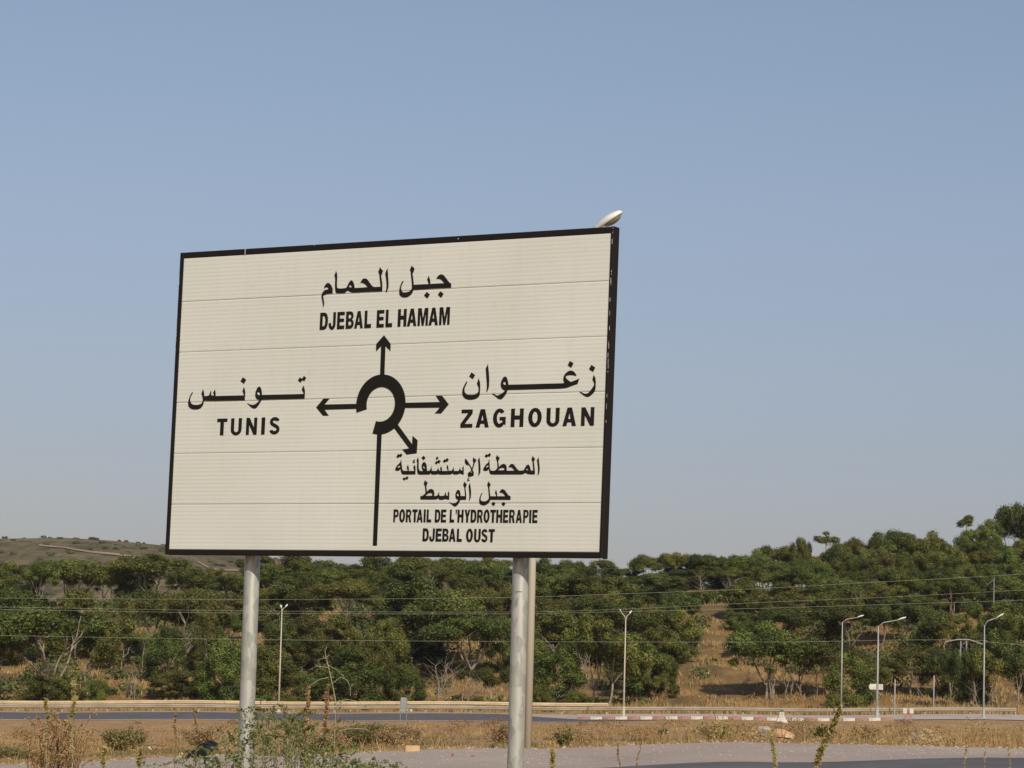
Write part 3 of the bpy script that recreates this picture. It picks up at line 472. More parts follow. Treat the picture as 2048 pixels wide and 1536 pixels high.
# lettering: flat black film outlines, coordinates on the sign's plane in half millimetres
DATA = {'arabic': {'djebal el hamam arabic': ['28,1805 31,1790 34,1775 37,1760 40,1738 43,1716 45,1693 49,1666 53,1638 56,1611 58,1587 60,1563 59,1539 55,1520 48,1501 41,1484 34,1466 23,1465 19,1472 17,1478 20,1495 24,1512 26,1530 26,1557 23,1585 20,1612 16,1634 12,1657 8,1679 3,1697 -2,1716 -5,1734 0,1749 7,1764 14,1778 21,1791', '-98,1827 -90,1814 -80,1801 -64,1787 -47,1774 -50,1761 -54,1747 -58,1735 -62,1723 -69,1718 -73,1712 -71,1695 -67,1677 -62,1660 -58,1641 -54,1623 -51,1604 -48,1586 -46,1568 -45,1549 -44,1526 -44,1503 -44,1481 -73,1481 -101,1482 -129,1482 -174,1483 -219,1484 -263,1484 -308,1484 -352,1484 -397,1484 -431,1483 -464,1483 -498,1483 -518,1483 -538,1484 -559,1487 -579,1492 -600,1499 -617,1507 -634,1516 -646,1513 -658,1508 -669,1498 -680,1487 -693,1484 -707,1483 -743,1483 -779,1483 -815,1486 -829,1489 -840,1496 -848,1511 -853,1527 -856,1542 -858,1557 -860,1572 -861,1587 -863,1602 -863,1617 -863,1635 -863,1654 -863,1672 -864,1687 -866,1702 -869,1717 -875,1731 -883,1745 -875,1756 -869,1767 -864,1781 -861,1795 -857,1809 -849,1794 -842,1779 -836,1761 -832,1743 -830,1721 -830,1698 -829,1676 -830,1656 -830,1636 -829,1615 -828,1600 -826,1585 -824,1571 -812,1562 -799,1556 -774,1553 -749,1553 -724,1554 -706,1554 -688,1555 -671,1559 -659,1568 -651,1580 -642,1596 -633,1612 -623,1629 -611,1645 -596,1655 -579,1664 -567,1656 -557,1648 -547,1634 -539,1619 -532,1603 -527,1586 -523,1568 -520,1550 -480,1550 -440,1550 -401,1550 -366,1551 -331,1552 -297,1553 -306,1562 -315,1571 -328,1584 -343,1595 -363,1606 -384,1614 -406,1618 -428,1619 -417,1635 -406,1650 -395,1663 -381,1675 -368,1678 -354,1679 -336,1677 -320,1671 -301,1656 -285,1639 -273,1625 -261,1610 -249,1596 -233,1579 -214,1564 -198,1556 -180,1550 -160,1549 -140,1549 -120,1550 -98,1550 -77,1550 -78,1565 -80,1580 -82,1595 -86,1613 -89,1632 -93,1650 -98,1676 -102,1702 -108,1728 -118,1743 -126,1759 -121,1777 -113,1794 -106,1811', '-619,1570 -602,1600 -591,1593 -581,1585 -574,1574 -569,1561 -583,1562 -597,1563 -608,1567', '-1056,1555 -1052,1573 -1046,1591 -1039,1604 -1031,1617 -1021,1629 -1006,1637 -989,1644 -972,1639 -956,1632 -938,1615 -924,1597 -911,1580 -903,1563 -899,1538 -898,1513 -897,1488 -921,1487 -945,1487 -963,1486 -981,1485 -999,1483 -1019,1478 -1039,1471 -1051,1465 -1062,1458 -1059,1447 -1056,1436 -1051,1417 -1045,1398 -1041,1380 -1038,1365 -1038,1350 -1038,1335 -1041,1319 -1045,1304 -1049,1288 -1054,1309 -1058,1330 -1063,1349 -1067,1368 -1072,1386 -1078,1407 -1084,1428 -1089,1448 -1090,1462 -1088,1476 -1083,1491 -1075,1506 -1066,1520 -1050,1533 -1029,1543 -1011,1547 -991,1550 -972,1552 -987,1575 -999,1578 -1011,1580 -1024,1578 -1035,1574 -1046,1565', '1113,1485 1110,1544 1094,1553 1078,1562 1064,1575 1051,1589 1040,1603 1028,1616 1016,1629 1004,1641 993,1653 980,1664 961,1674 939,1680 922,1678 906,1672 891,1661 878,1649 867,1634 856,1618 874,1618 891,1618 912,1615 932,1609 947,1600 961,1589 972,1577 983,1566 994,1554 957,1554 920,1554 883,1554 843,1554 803,1554 763,1553 762,1570 761,1586 758,1602 753,1619 745,1636 737,1652 728,1668 723,1652 717,1637 712,1628 706,1619 714,1604 722,1589 729,1571 735,1553 690,1553 644,1554 598,1554 561,1554 524,1554 487,1554 484,1574 481,1594 477,1614 474,1633 470,1653 466,1672 461,1691 459,1710 466,1722 474,1734 479,1747 483,1762 487,1776 481,1785 474,1793 462,1801 450,1809 445,1819 441,1830 436,1818 430,1807 422,1793 415,1780 410,1765 415,1753 423,1741 427,1723 429,1705 432,1688 436,1664 441,1640 446,1615 449,1593 452,1571 455,1548 457,1529 456,1510 450,1495 441,1482 429,1472 413,1464 397,1459 380,1456 362,1454 342,1453 322,1453 309,1457 298,1464 287,1478 279,1493 275,1510 275,1527 278,1544 284,1560 292,1572 301,1583 307,1597 312,1612 296,1617 285,1601 275,1584 268,1571 262,1557 257,1542 253,1528 249,1514 247,1500 246,1485 246,1471 247,1457 249,1439 254,1423 265,1409 279,1398 295,1390 314,1385 334,1381 354,1381 378,1383 400,1388 416,1396 431,1405 445,1415 460,1430 472,1447 479,1464 484,1481 543,1481 601,1481 659,1482 735,1483 811,1484 887,1485 962,1485 1038,1485', '709,1446 763,1405 723,1352 665,1396', '934,1447 993,1406 955,1353 896,1396'], 'tunis arabic': ['-2364,7 -2364,46 -2363,86 -2364,125 -2368,144 -2374,162 -2380,176 -2386,190 -2393,204 -2398,188 -2403,172 -2409,156 -2416,140 -2406,127 -2396,112 -2391,97 -2388,80 -2476,81 -2564,81 -2653,82 -2734,82 -2816,82 -2898,82 -2900,104 -2902,125 -2905,147 -2910,163 -2917,178 -2923,167 -2929,157 -2937,147 -2946,139 -2940,125 -2935,111 -2933,98 -2933,86 -2946,89 -2960,93 -2971,97 -2982,100 -2982,160 -2996,156 -3000,139 -3005,122 -3010,109 -3018,99 -3031,92 -3046,88 -3066,86 -3085,85 -3104,85 -3107,101 -3110,117 -3113,133 -3117,147 -3122,161 -3130,175 -3138,188 -3142,172 -3147,157 -3155,139 -3160,120 -3155,106 -3146,93 -3138,76 -3133,60 -3131,42 -3131,23 -3133,7 -3139,-9 -3151,-19 -3167,-27 -3189,-34 -3213,-39 -3239,-40 -3266,-39 -3293,-36 -3319,-28 -3335,-18 -3347,-5 -3357,14 -3363,33 -3363,49 -3360,65 -3352,84 -3342,101 -3330,120 -3318,138 -3331,152 -3343,134 -3355,116 -3363,102 -3371,89 -3378,75 -3384,60 -3389,44 -3393,29 -3396,14 -3397,-2 -3397,-17 -3393,-39 -3384,-59 -3370,-75 -3350,-87 -3327,-97 -3302,-102 -3276,-105 -3250,-106 -3230,-105 -3210,-103 -3192,-100 -3167,-91 -3146,-78 -3131,-61 -3120,-41 -3113,-26 -3110,-9 -3110,3 -3112,16 -2995,13 -2879,10 -2763,9 -2630,8 -2497,7', '-2422,342 -2357,305 -2393,245 -2459,285', '-1303,6 -1302,36 -1301,65 -1301,94 -1302,112 -1305,129 -1309,146 -1316,163 -1325,180 -1334,196 -1341,182 -1347,168 -1355,152 -1358,135 -1348,120 -1335,105 -1329,91 -1324,77 -1441,77 -1558,77 -1676,78 -1804,78 -1933,79 -2062,80 -2063,101 -2066,122 -2071,143 -2078,164 -2088,180 -2100,194 -2108,198 -2117,201 -2129,197 -2139,192 -2153,177 -2163,161 -2170,146 -2175,130 -2179,114 -2182,93 -2181,72 -2177,56 -2169,41 -2157,27 -2142,16 -2122,12 -2102,10 -2113,-4 -2126,-18 -2140,-29 -2154,-40 -2170,-49 -2192,-57 -2216,-61 -2242,-58 -2269,-52 -2291,-43 -2313,-33 -2319,-39 -2300,-53 -2281,-67 -2265,-79 -2250,-90 -2233,-100 -2210,-109 -2186,-114 -2169,-113 -2154,-107 -2140,-96 -2128,-84 -2117,-71 -2106,-57 -2096,-43 -2086,-29 -2078,-17 -2070,-5 -2062,8 -1932,8 -1801,8 -1672,8 -1548,7 -1425,7', '-2151,111 -2128,125 -2117,119 -2108,113 -2101,96 -2096,78 -2108,78 -2119,79 -2132,84 -2143,92 -2148,101', '-1405,315 -1369,296 -1362,298 -1356,301 -1345,317 -1334,334 -1290,304 -1322,255 -1358,272 -1388,237 -1435,269'], 'zaghouan arabic': ['1623,223 1633,206 1642,188 1648,172 1652,155 1655,138 1656,120 1656,101 1656,83 1657,65 1657,46 1656,28 1655,10 1652,-7 1643,-23 1629,-36 1615,-45 1600,-52 1583,-58 1562,-62 1540,-65 1518,-66 1500,-67 1482,-66 1464,-63 1445,-57 1426,-50 1409,-41 1392,-28 1379,-11 1371,7 1368,25 1367,41 1368,58 1370,75 1375,92 1381,108 1389,124 1401,145 1414,164 1428,184 1443,176 1437,163 1430,151 1424,139 1417,126 1410,113 1405,99 1402,84 1401,69 1403,54 1411,37 1424,23 1441,12 1460,5 1484,0 1509,-2 1527,-2 1545,0 1562,3 1579,7 1594,14 1609,22 1620,31 1629,44 1633,58 1633,74 1629,94 1622,114 1615,127 1606,141 1601,154 1605,169 1613,184 1618,203', '1504,309 1566,270 1531,214 1469,253', '1767,419 1770,399 1773,379 1777,360 1781,336 1785,313 1789,289 1792,268 1794,246 1796,224 1798,194 1799,164 1799,135 1799,118 1797,101 1793,85 1787,68 1779,52 1772,35 1758,36 1761,56 1764,76 1764,95 1764,115 1763,135 1759,165 1755,196 1751,226 1747,252 1744,279 1741,306 1738,324 1736,343 1736,361 1743,373 1752,385 1760,402', '2110,125 2108,141 2105,157 2102,170 2097,184 2092,197 2085,211 2076,225 2066,233 2054,240 2039,234 2026,226 2016,215 2008,202 2001,189 1995,175 1991,160 1988,145 1988,125 1991,105 1998,89 2009,75 2023,63 2040,54 2050,52 2060,51 2051,40 2041,29 2029,20 2015,10 2000,3 1983,-4 1969,-10 1953,-14 1937,-16 1915,-11 1895,-2 1882,5 1870,14 1854,9 1862,1 1871,-7 1885,-16 1900,-24 1914,-33 1928,-43 1942,-54 1957,-63 1971,-69 1987,-71 2002,-70 2016,-65 2030,-54 2043,-43 2055,-31 2066,-18 2075,-5 2083,8 2090,23 2096,38 2102,53 2297,52 2492,52 2685,52 2778,52 2870,52 2962,54 2989,55 3015,58 3041,62 3066,68 3090,76 3114,83 3144,92 3174,99 3204,107 3232,180 3212,173 3192,167 3171,160 3148,153 3124,146 3100,139 3080,149 3061,161 3043,173 3026,188 3020,198 3016,209 3027,219 3040,227 3061,230 3083,231 3099,230 3115,229 3132,227 3148,223 3164,219 3180,215 3184,225 3173,242 3161,257 3146,271 3129,282 3111,288 3092,290 3070,288 3050,281 3034,273 3021,262 3008,251 2999,240 2991,228 2985,215 2981,197 2980,178 2983,160 2989,141 2993,133 2999,124 2893,124 2788,124 2682,124 2492,124 2301,124', '2022,149 2040,166 2061,161 2073,125 2045,124', '3073,421 3131,386 3098,327 3039,364', '3411,358 3473,320 3440,262 3375,303', '3453,224 3464,208 3474,192 3479,178 3483,164 3486,150 3488,131 3489,112 3489,93 3489,72 3489,51 3486,30 3480,11 3470,-6 3456,-20 3440,-34 3423,-46 3406,-57 3388,-66 3376,-69 3364,-68 3345,-64 3327,-57 3312,-49 3297,-39 3283,-30 3264,-18 3245,-7 3258,4 3272,-3 3286,-10 3301,-16 3319,-22 3337,-24 3356,-22 3373,-17 3387,-7 3398,5 3408,17 3421,30 3432,43 3443,57 3452,69 3460,80 3464,93 3462,112 3455,130 3445,143 3436,156 3437,172 3442,188 3447,206'], 'portail arabic': ['346,-791 366,-802 394,-786 420,-805 397,-837 370,-829 347,-850 318,-828', '651,-1076 650,-1046 650,-1015 648,-985 644,-971 638,-958 633,-950 626,-942 622,-953 618,-963 614,-971 609,-979 615,-990 621,-1001 625,-1014 628,-1028 538,-1027 538,-1013 537,-998 536,-984 530,-969 524,-955 517,-941 512,-954 507,-968 504,-974 499,-981 507,-993 514,-1005 517,-1016 518,-1027 443,-1024 435,-1014 429,-1005 424,-989 421,-972 418,-956 414,-940 411,-924 407,-907 405,-891 402,-875 400,-859 397,-878 392,-896 385,-908 375,-918 359,-931 344,-944 331,-960 319,-977 311,-994 305,-1012 316,-1017 328,-1021 343,-1025 358,-1025 370,-1021 380,-1015 390,-1007 399,-999 403,-1018 408,-1037 413,-1051 422,-1064 431,-1071 442,-1075 512,-1077 582,-1076', '346,-982 353,-971 361,-961 373,-954 387,-948 391,-972 378,-976 365,-980 356,-981', '461,-1112 481,-1126 512,-1098 537,-1118 521,-1148 495,-1140 470,-1160 439,-1139', '637,-872 622,-874 608,-877 600,-886 595,-896 605,-908 594,-924 639,-912 637,-900 615,-901 610,-891 635,-884', '1445,-1088 1431,-1085 1417,-1081 1401,-1074 1385,-1069 1366,-1075 1347,-1082 1326,-1083 1305,-1083 1283,-1082 1263,-1064 1254,-1072 1245,-1078 1232,-1081 1219,-1082 1166,-1083 1112,-1083 1059,-1082 1042,-1078 1026,-1074 1010,-1077 994,-1080 971,-1081 947,-1080 923,-1080 904,-1060 898,-1068 891,-1076 875,-1079 859,-1079 809,-1080 759,-1080 710,-1078 698,-1074 689,-1066 682,-1050 678,-1034 675,-1010 673,-987 671,-964 671,-946 672,-928 672,-910 665,-897 661,-883 665,-869 672,-856 679,-843 687,-855 692,-867 695,-885 696,-903 696,-921 697,-939 697,-957 699,-975 702,-996 710,-1015 723,-1026 740,-1031 760,-1031 780,-1028 767,-1016 756,-1002 750,-984 748,-964 749,-950 753,-935 760,-922 773,-913 788,-906 801,-912 812,-920 823,-936 830,-955 833,-969 834,-983 836,-997 840,-1014 843,-1030 882,-1026 890,-1015 897,-1003 904,-987 911,-971 914,-982 916,-993 918,-1012 921,-1030 998,-1031 1006,-1021 1013,-1010 1019,-991 1024,-972 1025,-991 1029,-1010 1038,-1020 1050,-1029 1058,-1031 1067,-1032 1064,-1021 1062,-1010 1058,-1003 1053,-997 1075,-965 1080,-980 1083,-994 1086,-1013 1088,-1032 1185,-1033 1178,-1016 1170,-1000 1165,-994 1158,-987 1174,-947 1182,-963 1188,-979 1192,-997 1194,-1015 1196,-1033 1249,-1028 1257,-1017 1264,-1007 1269,-991 1273,-975 1276,-988 1279,-1001 1282,-1017 1284,-1033 1358,-1034 1367,-1021 1375,-1008 1380,-993 1384,-978 1385,-996 1388,-1013 1397,-1022 1408,-1029 1416,-1030 1424,-1030 1424,-1022 1424,-1013 1420,-1003 1415,-992 1437,-966 1440,-982 1442,-998 1444,-1014 1445,-1038 1445,-1063', '769,-967 788,-965 798,-978 806,-992 805,-996 803,-1000 791,-994 779,-986 773,-977', '771,-819 808,-851 777,-883 738,-852', '996,-832 1023,-851 998,-882 974,-865', '988,-895 1008,-900 1026,-877 1061,-898 1037,-931 1012,-922 991,-945 964,-924', '1119,-872 1139,-880 1160,-856 1193,-875 1169,-910 1146,-902 1128,-924 1096,-901', '1459,-865 1475,-877 1491,-889 1505,-906 1518,-923 1531,-940 1546,-960 1561,-979 1575,-999 1581,-985 1586,-971 1590,-957 1593,-943 1595,-928 1595,-914 1588,-898 1583,-882 1588,-865 1597,-848 1602,-859 1610,-869 1625,-876 1641,-880 1629,-922 1616,-928 1613,-943 1610,-958 1606,-973 1599,-988 1593,-1004 1589,-1020 1596,-1034 1605,-1047 1609,-1065 1609,-1084 1608,-1093 1606,-1102 1592,-1107 1578,-1111 1559,-1114 1539,-1115 1520,-1116 1516,-1102 1513,-1088 1513,-1075 1517,-1062 1529,-1053 1543,-1046 1555,-1036 1567,-1025 1561,-1009 1553,-993 1541,-979 1529,-965 1516,-950 1501,-962 1486,-952 1472,-941 1461,-929 1456,-911 1456,-891 1457,-878', '1556,-1057 1577,-1038 1581,-1049 1569,-1060', '1544,-1129 1531,-1130 1519,-1134 1511,-1142 1505,-1152 1515,-1162 1502,-1179 1550,-1166 1547,-1157 1526,-1157 1524,-1146 1542,-1139', '1691,-851 1694,-869 1697,-887 1701,-905 1705,-926 1708,-947 1711,-968 1714,-988 1715,-1007 1716,-1027 1715,-1045 1712,-1064 1706,-1077 1699,-1089 1693,-1102 1684,-1098 1685,-1081 1687,-1064 1687,-1048 1686,-1023 1684,-998 1682,-973 1680,-956 1678,-938 1675,-920 1671,-904 1668,-888 1673,-879 1680,-870 1685,-861', '1797,-809 1823,-821 1848,-796 1875,-815 1856,-848 1830,-840 1803,-859 1775,-838', '2546,-837 2550,-851 2557,-864 2569,-871 2583,-877 2578,-891 2573,-906 2569,-913 2566,-921 2569,-942 2573,-962 2577,-982 2581,-1003 2584,-1024 2587,-1045 2588,-1060 2588,-1076 2588,-1092 2565,-1092 2542,-1091 2525,-1091 2509,-1090 2492,-1088 2476,-1084 2461,-1079 2446,-1074 2432,-1070 2419,-1079 2405,-1086 2387,-1090 2368,-1091 2277,-1091 2185,-1090 2094,-1089 2026,-1089 1958,-1089 1889,-1086 1878,-1080 1870,-1070 1861,-1055 1856,-1038 1853,-1024 1851,-1009 1843,-1020 1833,-1030 1820,-1036 1805,-1039 1794,-1039 1783,-1037 1769,-1032 1755,-1027 1761,-1011 1768,-995 1777,-981 1787,-967 1798,-953 1813,-941 1828,-930 1834,-926 1837,-922 1842,-906 1845,-890 1848,-874 1851,-889 1854,-903 1856,-917 1858,-934 1860,-952 1862,-970 1864,-986 1866,-1002 1870,-1017 1876,-1026 1884,-1034 1901,-1035 1917,-1037 1934,-1036 1947,-1034 1959,-1029 1975,-1014 1986,-997 1988,-982 1987,-966 1985,-950 1983,-934 1980,-918 1975,-902 1964,-884 1956,-866 1960,-850 1968,-835 1975,-820 1981,-833 1988,-844 2002,-853 2018,-860 2014,-875 2009,-889 2003,-897 1998,-905 1999,-920 2002,-935 2005,-950 2008,-968 2010,-987 2024,-975 2037,-963 2052,-955 2068,-948 2084,-945 2099,-947 2112,-953 2122,-962 2130,-974 2134,-988 2137,-1005 2138,-1021 2140,-1038 2263,-1037 2252,-1024 2240,-1013 2225,-1002 2208,-994 2185,-992 2161,-993 2169,-981 2178,-970 2187,-960 2199,-951 2212,-947 2228,-947 2243,-952 2257,-965 2270,-979 2282,-993 2295,-1008 2309,-1021 2321,-1031 2335,-1037 2359,-1038 2384,-1037 2409,-1035 2419,-1018 2429,-1001 2438,-985 2449,-970 2464,-963 2480,-957 2492,-969 2503,-981 2511,-996 2516,-1013 2520,-1026 2522,-1039 2563,-1038 2559,-1018 2555,-997 2552,-976 2549,-957 2547,-938 2543,-919 2534,-904 2528,-890 2531,-872 2538,-855', '1800,-990 1808,-979 1818,-969 1828,-964 1839,-959 1845,-980 1835,-984 1825,-988 1812,-989', '1997,-1029 2011,-1018 2027,-1008 2045,-1001 2064,-998 2080,-1000 2096,-1004 2104,-1019 2095,-1026 2085,-1031 2055,-1032 2026,-1030', '2443,-1025 2464,-1010 2480,-1028 2477,-1038', '2635,-857 2638,-872 2641,-888 2644,-904 2648,-921 2651,-939 2654,-956 2657,-976 2660,-995 2662,-1014 2662,-1030 2661,-1045 2659,-1061 2655,-1076 2650,-1091 2644,-1105 2634,-1103 2635,-1083 2637,-1064 2637,-1045 2636,-1024 2634,-1003 2631,-982 2628,-965 2624,-947 2621,-930 2616,-914 2613,-898 2618,-890 2625,-883 2630,-870'], 'djebal oust arabic': ['752,-1421 747,-1375 765,-1373 783,-1370 794,-1363 804,-1355 818,-1347 828,-1337 830,-1321 828,-1305 825,-1289 823,-1272 820,-1254 816,-1237 805,-1221 796,-1204 800,-1187 808,-1170 816,-1154 823,-1163 830,-1171 845,-1180 860,-1188 855,-1202 850,-1216 844,-1228 841,-1241 844,-1260 849,-1278 850,-1296 851,-1315 863,-1304 876,-1293 889,-1285 902,-1279 916,-1277 929,-1278 944,-1282 956,-1290 967,-1302 973,-1315 976,-1335 977,-1354 977,-1373 993,-1374 1009,-1372 1021,-1369 1031,-1363 1038,-1353 1043,-1341 1046,-1330 1048,-1318 1056,-1323 1056,-1340 1058,-1356 1063,-1365 1069,-1373 1090,-1373 1112,-1373 1133,-1371 1140,-1367 1145,-1360 1150,-1349 1153,-1338 1159,-1329 1166,-1320 1170,-1360 1177,-1365 1186,-1370 1195,-1371 1206,-1371 1204,-1360 1202,-1350 1199,-1344 1195,-1338 1211,-1309 1217,-1320 1221,-1331 1224,-1346 1225,-1361 1226,-1375 1225,-1392 1225,-1409 1224,-1426 1208,-1425 1193,-1423 1177,-1418 1161,-1415 1148,-1419 1135,-1424 1114,-1426 1091,-1427 1069,-1425 1061,-1421 1053,-1415 1046,-1409 1039,-1402 1035,-1409 1029,-1415 1019,-1420 1007,-1422 922,-1423 837,-1422', '832,-1371 848,-1358 866,-1346 883,-1338 901,-1333 919,-1334 936,-1337 948,-1356 934,-1370', '1466,-1177 1471,-1188 1478,-1198 1490,-1205 1503,-1212 1498,-1231 1493,-1249 1489,-1257 1485,-1265 1487,-1282 1489,-1298 1492,-1314 1496,-1334 1499,-1353 1502,-1373 1502,-1391 1502,-1409 1502,-1427 1408,-1428 1401,-1446 1392,-1463 1384,-1476 1374,-1488 1364,-1500 1352,-1509 1338,-1516 1325,-1518 1312,-1516 1297,-1509 1285,-1500 1265,-1486 1246,-1473 1228,-1459 1234,-1456 1249,-1465 1266,-1472 1281,-1476 1297,-1478 1312,-1476 1327,-1471 1343,-1461 1357,-1449 1367,-1437 1377,-1425 1364,-1424 1351,-1421 1340,-1412 1332,-1401 1327,-1387 1324,-1372 1325,-1352 1329,-1332 1337,-1314 1349,-1299 1359,-1294 1371,-1290 1383,-1298 1393,-1307 1401,-1324 1406,-1343 1409,-1360 1410,-1376 1482,-1376 1480,-1358 1478,-1340 1475,-1322 1472,-1300 1468,-1278 1463,-1256 1453,-1240 1445,-1225 1449,-1208 1458,-1193', '1348,-1368 1351,-1343 1362,-1340 1372,-1350 1381,-1361 1383,-1368 1384,-1376 1373,-1376 1362,-1375 1355,-1372', '1553,-1195 1557,-1209 1560,-1222 1563,-1237 1566,-1251 1569,-1266 1572,-1283 1575,-1300 1578,-1317 1579,-1336 1579,-1356 1578,-1375 1577,-1389 1574,-1402 1570,-1415 1563,-1430 1556,-1444 1548,-1439 1551,-1420 1554,-1401 1553,-1382 1552,-1364 1550,-1346 1547,-1327 1544,-1307 1541,-1288 1539,-1273 1536,-1259 1535,-1244 1538,-1231 1542,-1218 1548,-1207', '1854,-1178 1858,-1188 1863,-1197 1876,-1207 1890,-1215 1886,-1227 1882,-1239 1876,-1250 1872,-1262 1873,-1279 1876,-1295 1879,-1311 1883,-1334 1887,-1357 1891,-1380 1989,-1381 1984,-1368 1979,-1355 1970,-1343 1965,-1330 1970,-1312 1978,-1295 1987,-1311 1995,-1326 1998,-1344 2001,-1362 2003,-1381 2131,-1381 2119,-1366 2106,-1352 2091,-1342 2075,-1336 2054,-1333 2034,-1333 2040,-1320 2048,-1308 2057,-1298 2068,-1290 2080,-1287 2092,-1288 2107,-1293 2120,-1302 2133,-1314 2145,-1328 2157,-1342 2172,-1358 2188,-1372 2202,-1378 2217,-1381 2217,-1431 1894,-1429 1887,-1445 1878,-1460 1868,-1471 1857,-1480 1845,-1489 1826,-1498 1806,-1503 1789,-1505 1772,-1503 1753,-1498 1736,-1490 1726,-1480 1720,-1467 1716,-1449 1715,-1430 1717,-1412 1721,-1394 1726,-1380 1732,-1367 1738,-1354 1747,-1342 1757,-1331 1764,-1334 1755,-1351 1748,-1369 1741,-1387 1737,-1405 1736,-1418 1740,-1430 1747,-1439 1758,-1445 1774,-1449 1791,-1451 1808,-1449 1825,-1445 1841,-1438 1855,-1429 1864,-1418 1869,-1405 1869,-1386 1867,-1366 1864,-1347 1861,-1329 1858,-1311 1855,-1293 1853,-1275 1849,-1257 1842,-1244 1836,-1231 1837,-1216 1842,-1202 1847,-1190', '1938,-1453 1980,-1476 1956,-1516 1914,-1489', '2098,-1457 2143,-1477 2116,-1518 2073,-1488']}, 'arrows': {'up': '19,866 140,740 140,638 52,712 57,288 -18,290 -22,714 -104,640 -107,747', 'left': '-1094,-119 -975,2 -864,2 -948,-80 -379,-82 -375,-153 -944,-155 -866,-240 -969,-238', 'right': '1154,-122 1033,-246 927,-244 1007,-164 407,-157 403,-84 1003,-86 933,0 1039,-3', 'down': '323,-389 573,-660 574,-545 662,-606 657,-785 489,-802 410,-730 524,-717 259,-434 240,-363', 'stem': '-24,-481 54,-482 57,-2056 -13,-2057'}, 'latin': {'DJEBAL EL HAMAM': [('D', -1096, -957, 977, 1222), ('J', -942, -822, 977, 1222), ('E', -796, -669, 977, 1222), ('B', -644, -508, 977, 1222), ('A', -498, -348, 977, 1222), ('L', -324, -209, 976, 1222), ('E', -116, 9, 976, 1222), ('L', 37, 149, 976, 1222), ('H', 242, 388, 976, 1222), ('A', 400, 558, 976, 1222), ('M', 578, 749, 976, 1222), ('A', 761, 917, 976, 1222), ('M', 937, 1109, 976, 1222)], 'TUNIS': [('T', -2845, -2661, -488, -246), ('U', -2592, -2397, -488, -245), ('N', -2317, -2123, -488, -243), ('I', -2044, -1981, -488, -242), ('S', -1897, -1721, -488, -241)], 'ZAGHOUAN': [('Z', 1359, 1554, -446, -198), ('A', 1608, 1821, -447, -199), ('G', 1886, 2090, -448, -200), ('H', 2173, 2374, -449, -201), ('O', 2450, 2662, -450, -202), ('U', 2739, 2942, -451, -203), ('A', 2993, 3205, -451, -204), ('N', 3282, 3483, -452, -205)], "PORTAIL DE L'HYDROTHERAPIE": [('P', 314, 399, -1732, -1555), ('O', 410, 508, -1733, -1555), ('R', 523, 613, -1733, -1556), ('T', 628, 713, -1733, -1556), ('A', 703, 803, -1734, -1557), ('I', 818, 850, -1734, -1557), ('L', 868, 944, -1734, -1558), ('D', 1003, 1092, -1735, -1558), ('E', 1103, 1188, -1735, -1559), ('L', 1247, 1321, -1736, -1559), ("'", 1340, 1363, -1736, -1560), ('H', 1374, 1471, -1736, -1560), ('Y', 1487, 1578, -1737, -1561), ('D', 1588, 1680, -1737, -1561), ('R', 1693, 1784, -1738, -1562), ('O', 1797, 1893, -1738, -1562), ('T', 1904, 1992, -1738, -1563), ('H', 2001, 2097, -1739, -1563), ('E', 2111, 2192, -1739, -1564), ('R', 2208, 2298, -1740, -1564), ('A', 2315, 2412, -1740, -1565), ('P', 2431, 2515, -1740, -1565), ('I', 2527, 2558, -1741, -1566), ('E', 2576, 2657, -1741, -1566)], 'DJEBAL OUST': [('D', 814, 914, -1993, -1815), ('J', 924, 1013, -1994, -1816), ('E', 1030, 1125, -1995, -1817), ('B', 1139, 1242, -1995, -1818), ('A', 1247, 1356, -1996, -1819), ('L', 1376, 1458, -1997, -1820), ('O', 1525, 1636, -1999, -1821), ('U', 1656, 1761, -2000, -1822), ('S', 1775, 1872, -2001, -1823), ('T', 1889, 1987, -2002, -1824)]}}
def film(contours, name, label=None, y=-.0040, res=.5e-3):
    cu = bpy.data.curves.new(name, 'CURVE'); cu.dimensions = '2D'; cu.fill_mode = 'BOTH'; cu.extrude = .0004
    for c in contours:
        sp = cu.splines.new('POLY'); sp.points.add(len(c) - 1)
        for i_, (a, b_) in enumerate(c): sp.points[i_].co = (a * res, b_ * res, 0, 1)
        sp.use_cyclic_u = True
    tmp = bpy.data.objects.new(name, cu); COL.objects.link(tmp); bpy.context.view_layer.update()
    me = bpy.data.meshes.new_from_object(tmp.evaluated_get(bpy.context.evaluated_depsgraph_get()))
    bpy.data.objects.remove(tmp); bpy.data.curves.remove(cu)
    me.transform(Matrix.Translation((0, y, 0)) @ Matrix.Rotation(math.pi / 2, 4, 'X')); me.materials.clear(); me.materials.append(M['vinyl']); me.name = name
    o = link(name, me, sign)
    if label: o['label'] = label
    return sput(o)
def pc(s): return [tuple(map(int, q.split(','))) for q in s.split()]
for k, v in DATA['arabic'].items(): film([pc(c) for c in v], 'arabic_lettering', {'djebal el hamam arabic': 'black Arabic lettering for Djebal el Hamam at the top', 'tunis arabic': 'black Arabic lettering for Tunis on the left', 'zaghouan arabic': 'black Arabic lettering for Zaghouan on the right', 'portail arabic': 'small black Arabic lettering for the hydrotherapy portal', 'djebal oust arabic': 'small black Arabic lettering for Djebal Oust'}[k])
for k, lb in (('up', 'black arrow pointing up'), ('left', 'black arrow pointing left'), ('right', 'black arrow pointing right'), ('down', 'short black arrow pointing down right'), ('stem', 'long black approach stem below the ring')):
    film([pc(DATA['arrows'][k])], 'arrow', lb, y=-.0036)
rc = (.0082, -.0495); a0, a1 = R(-106.5), R(195)
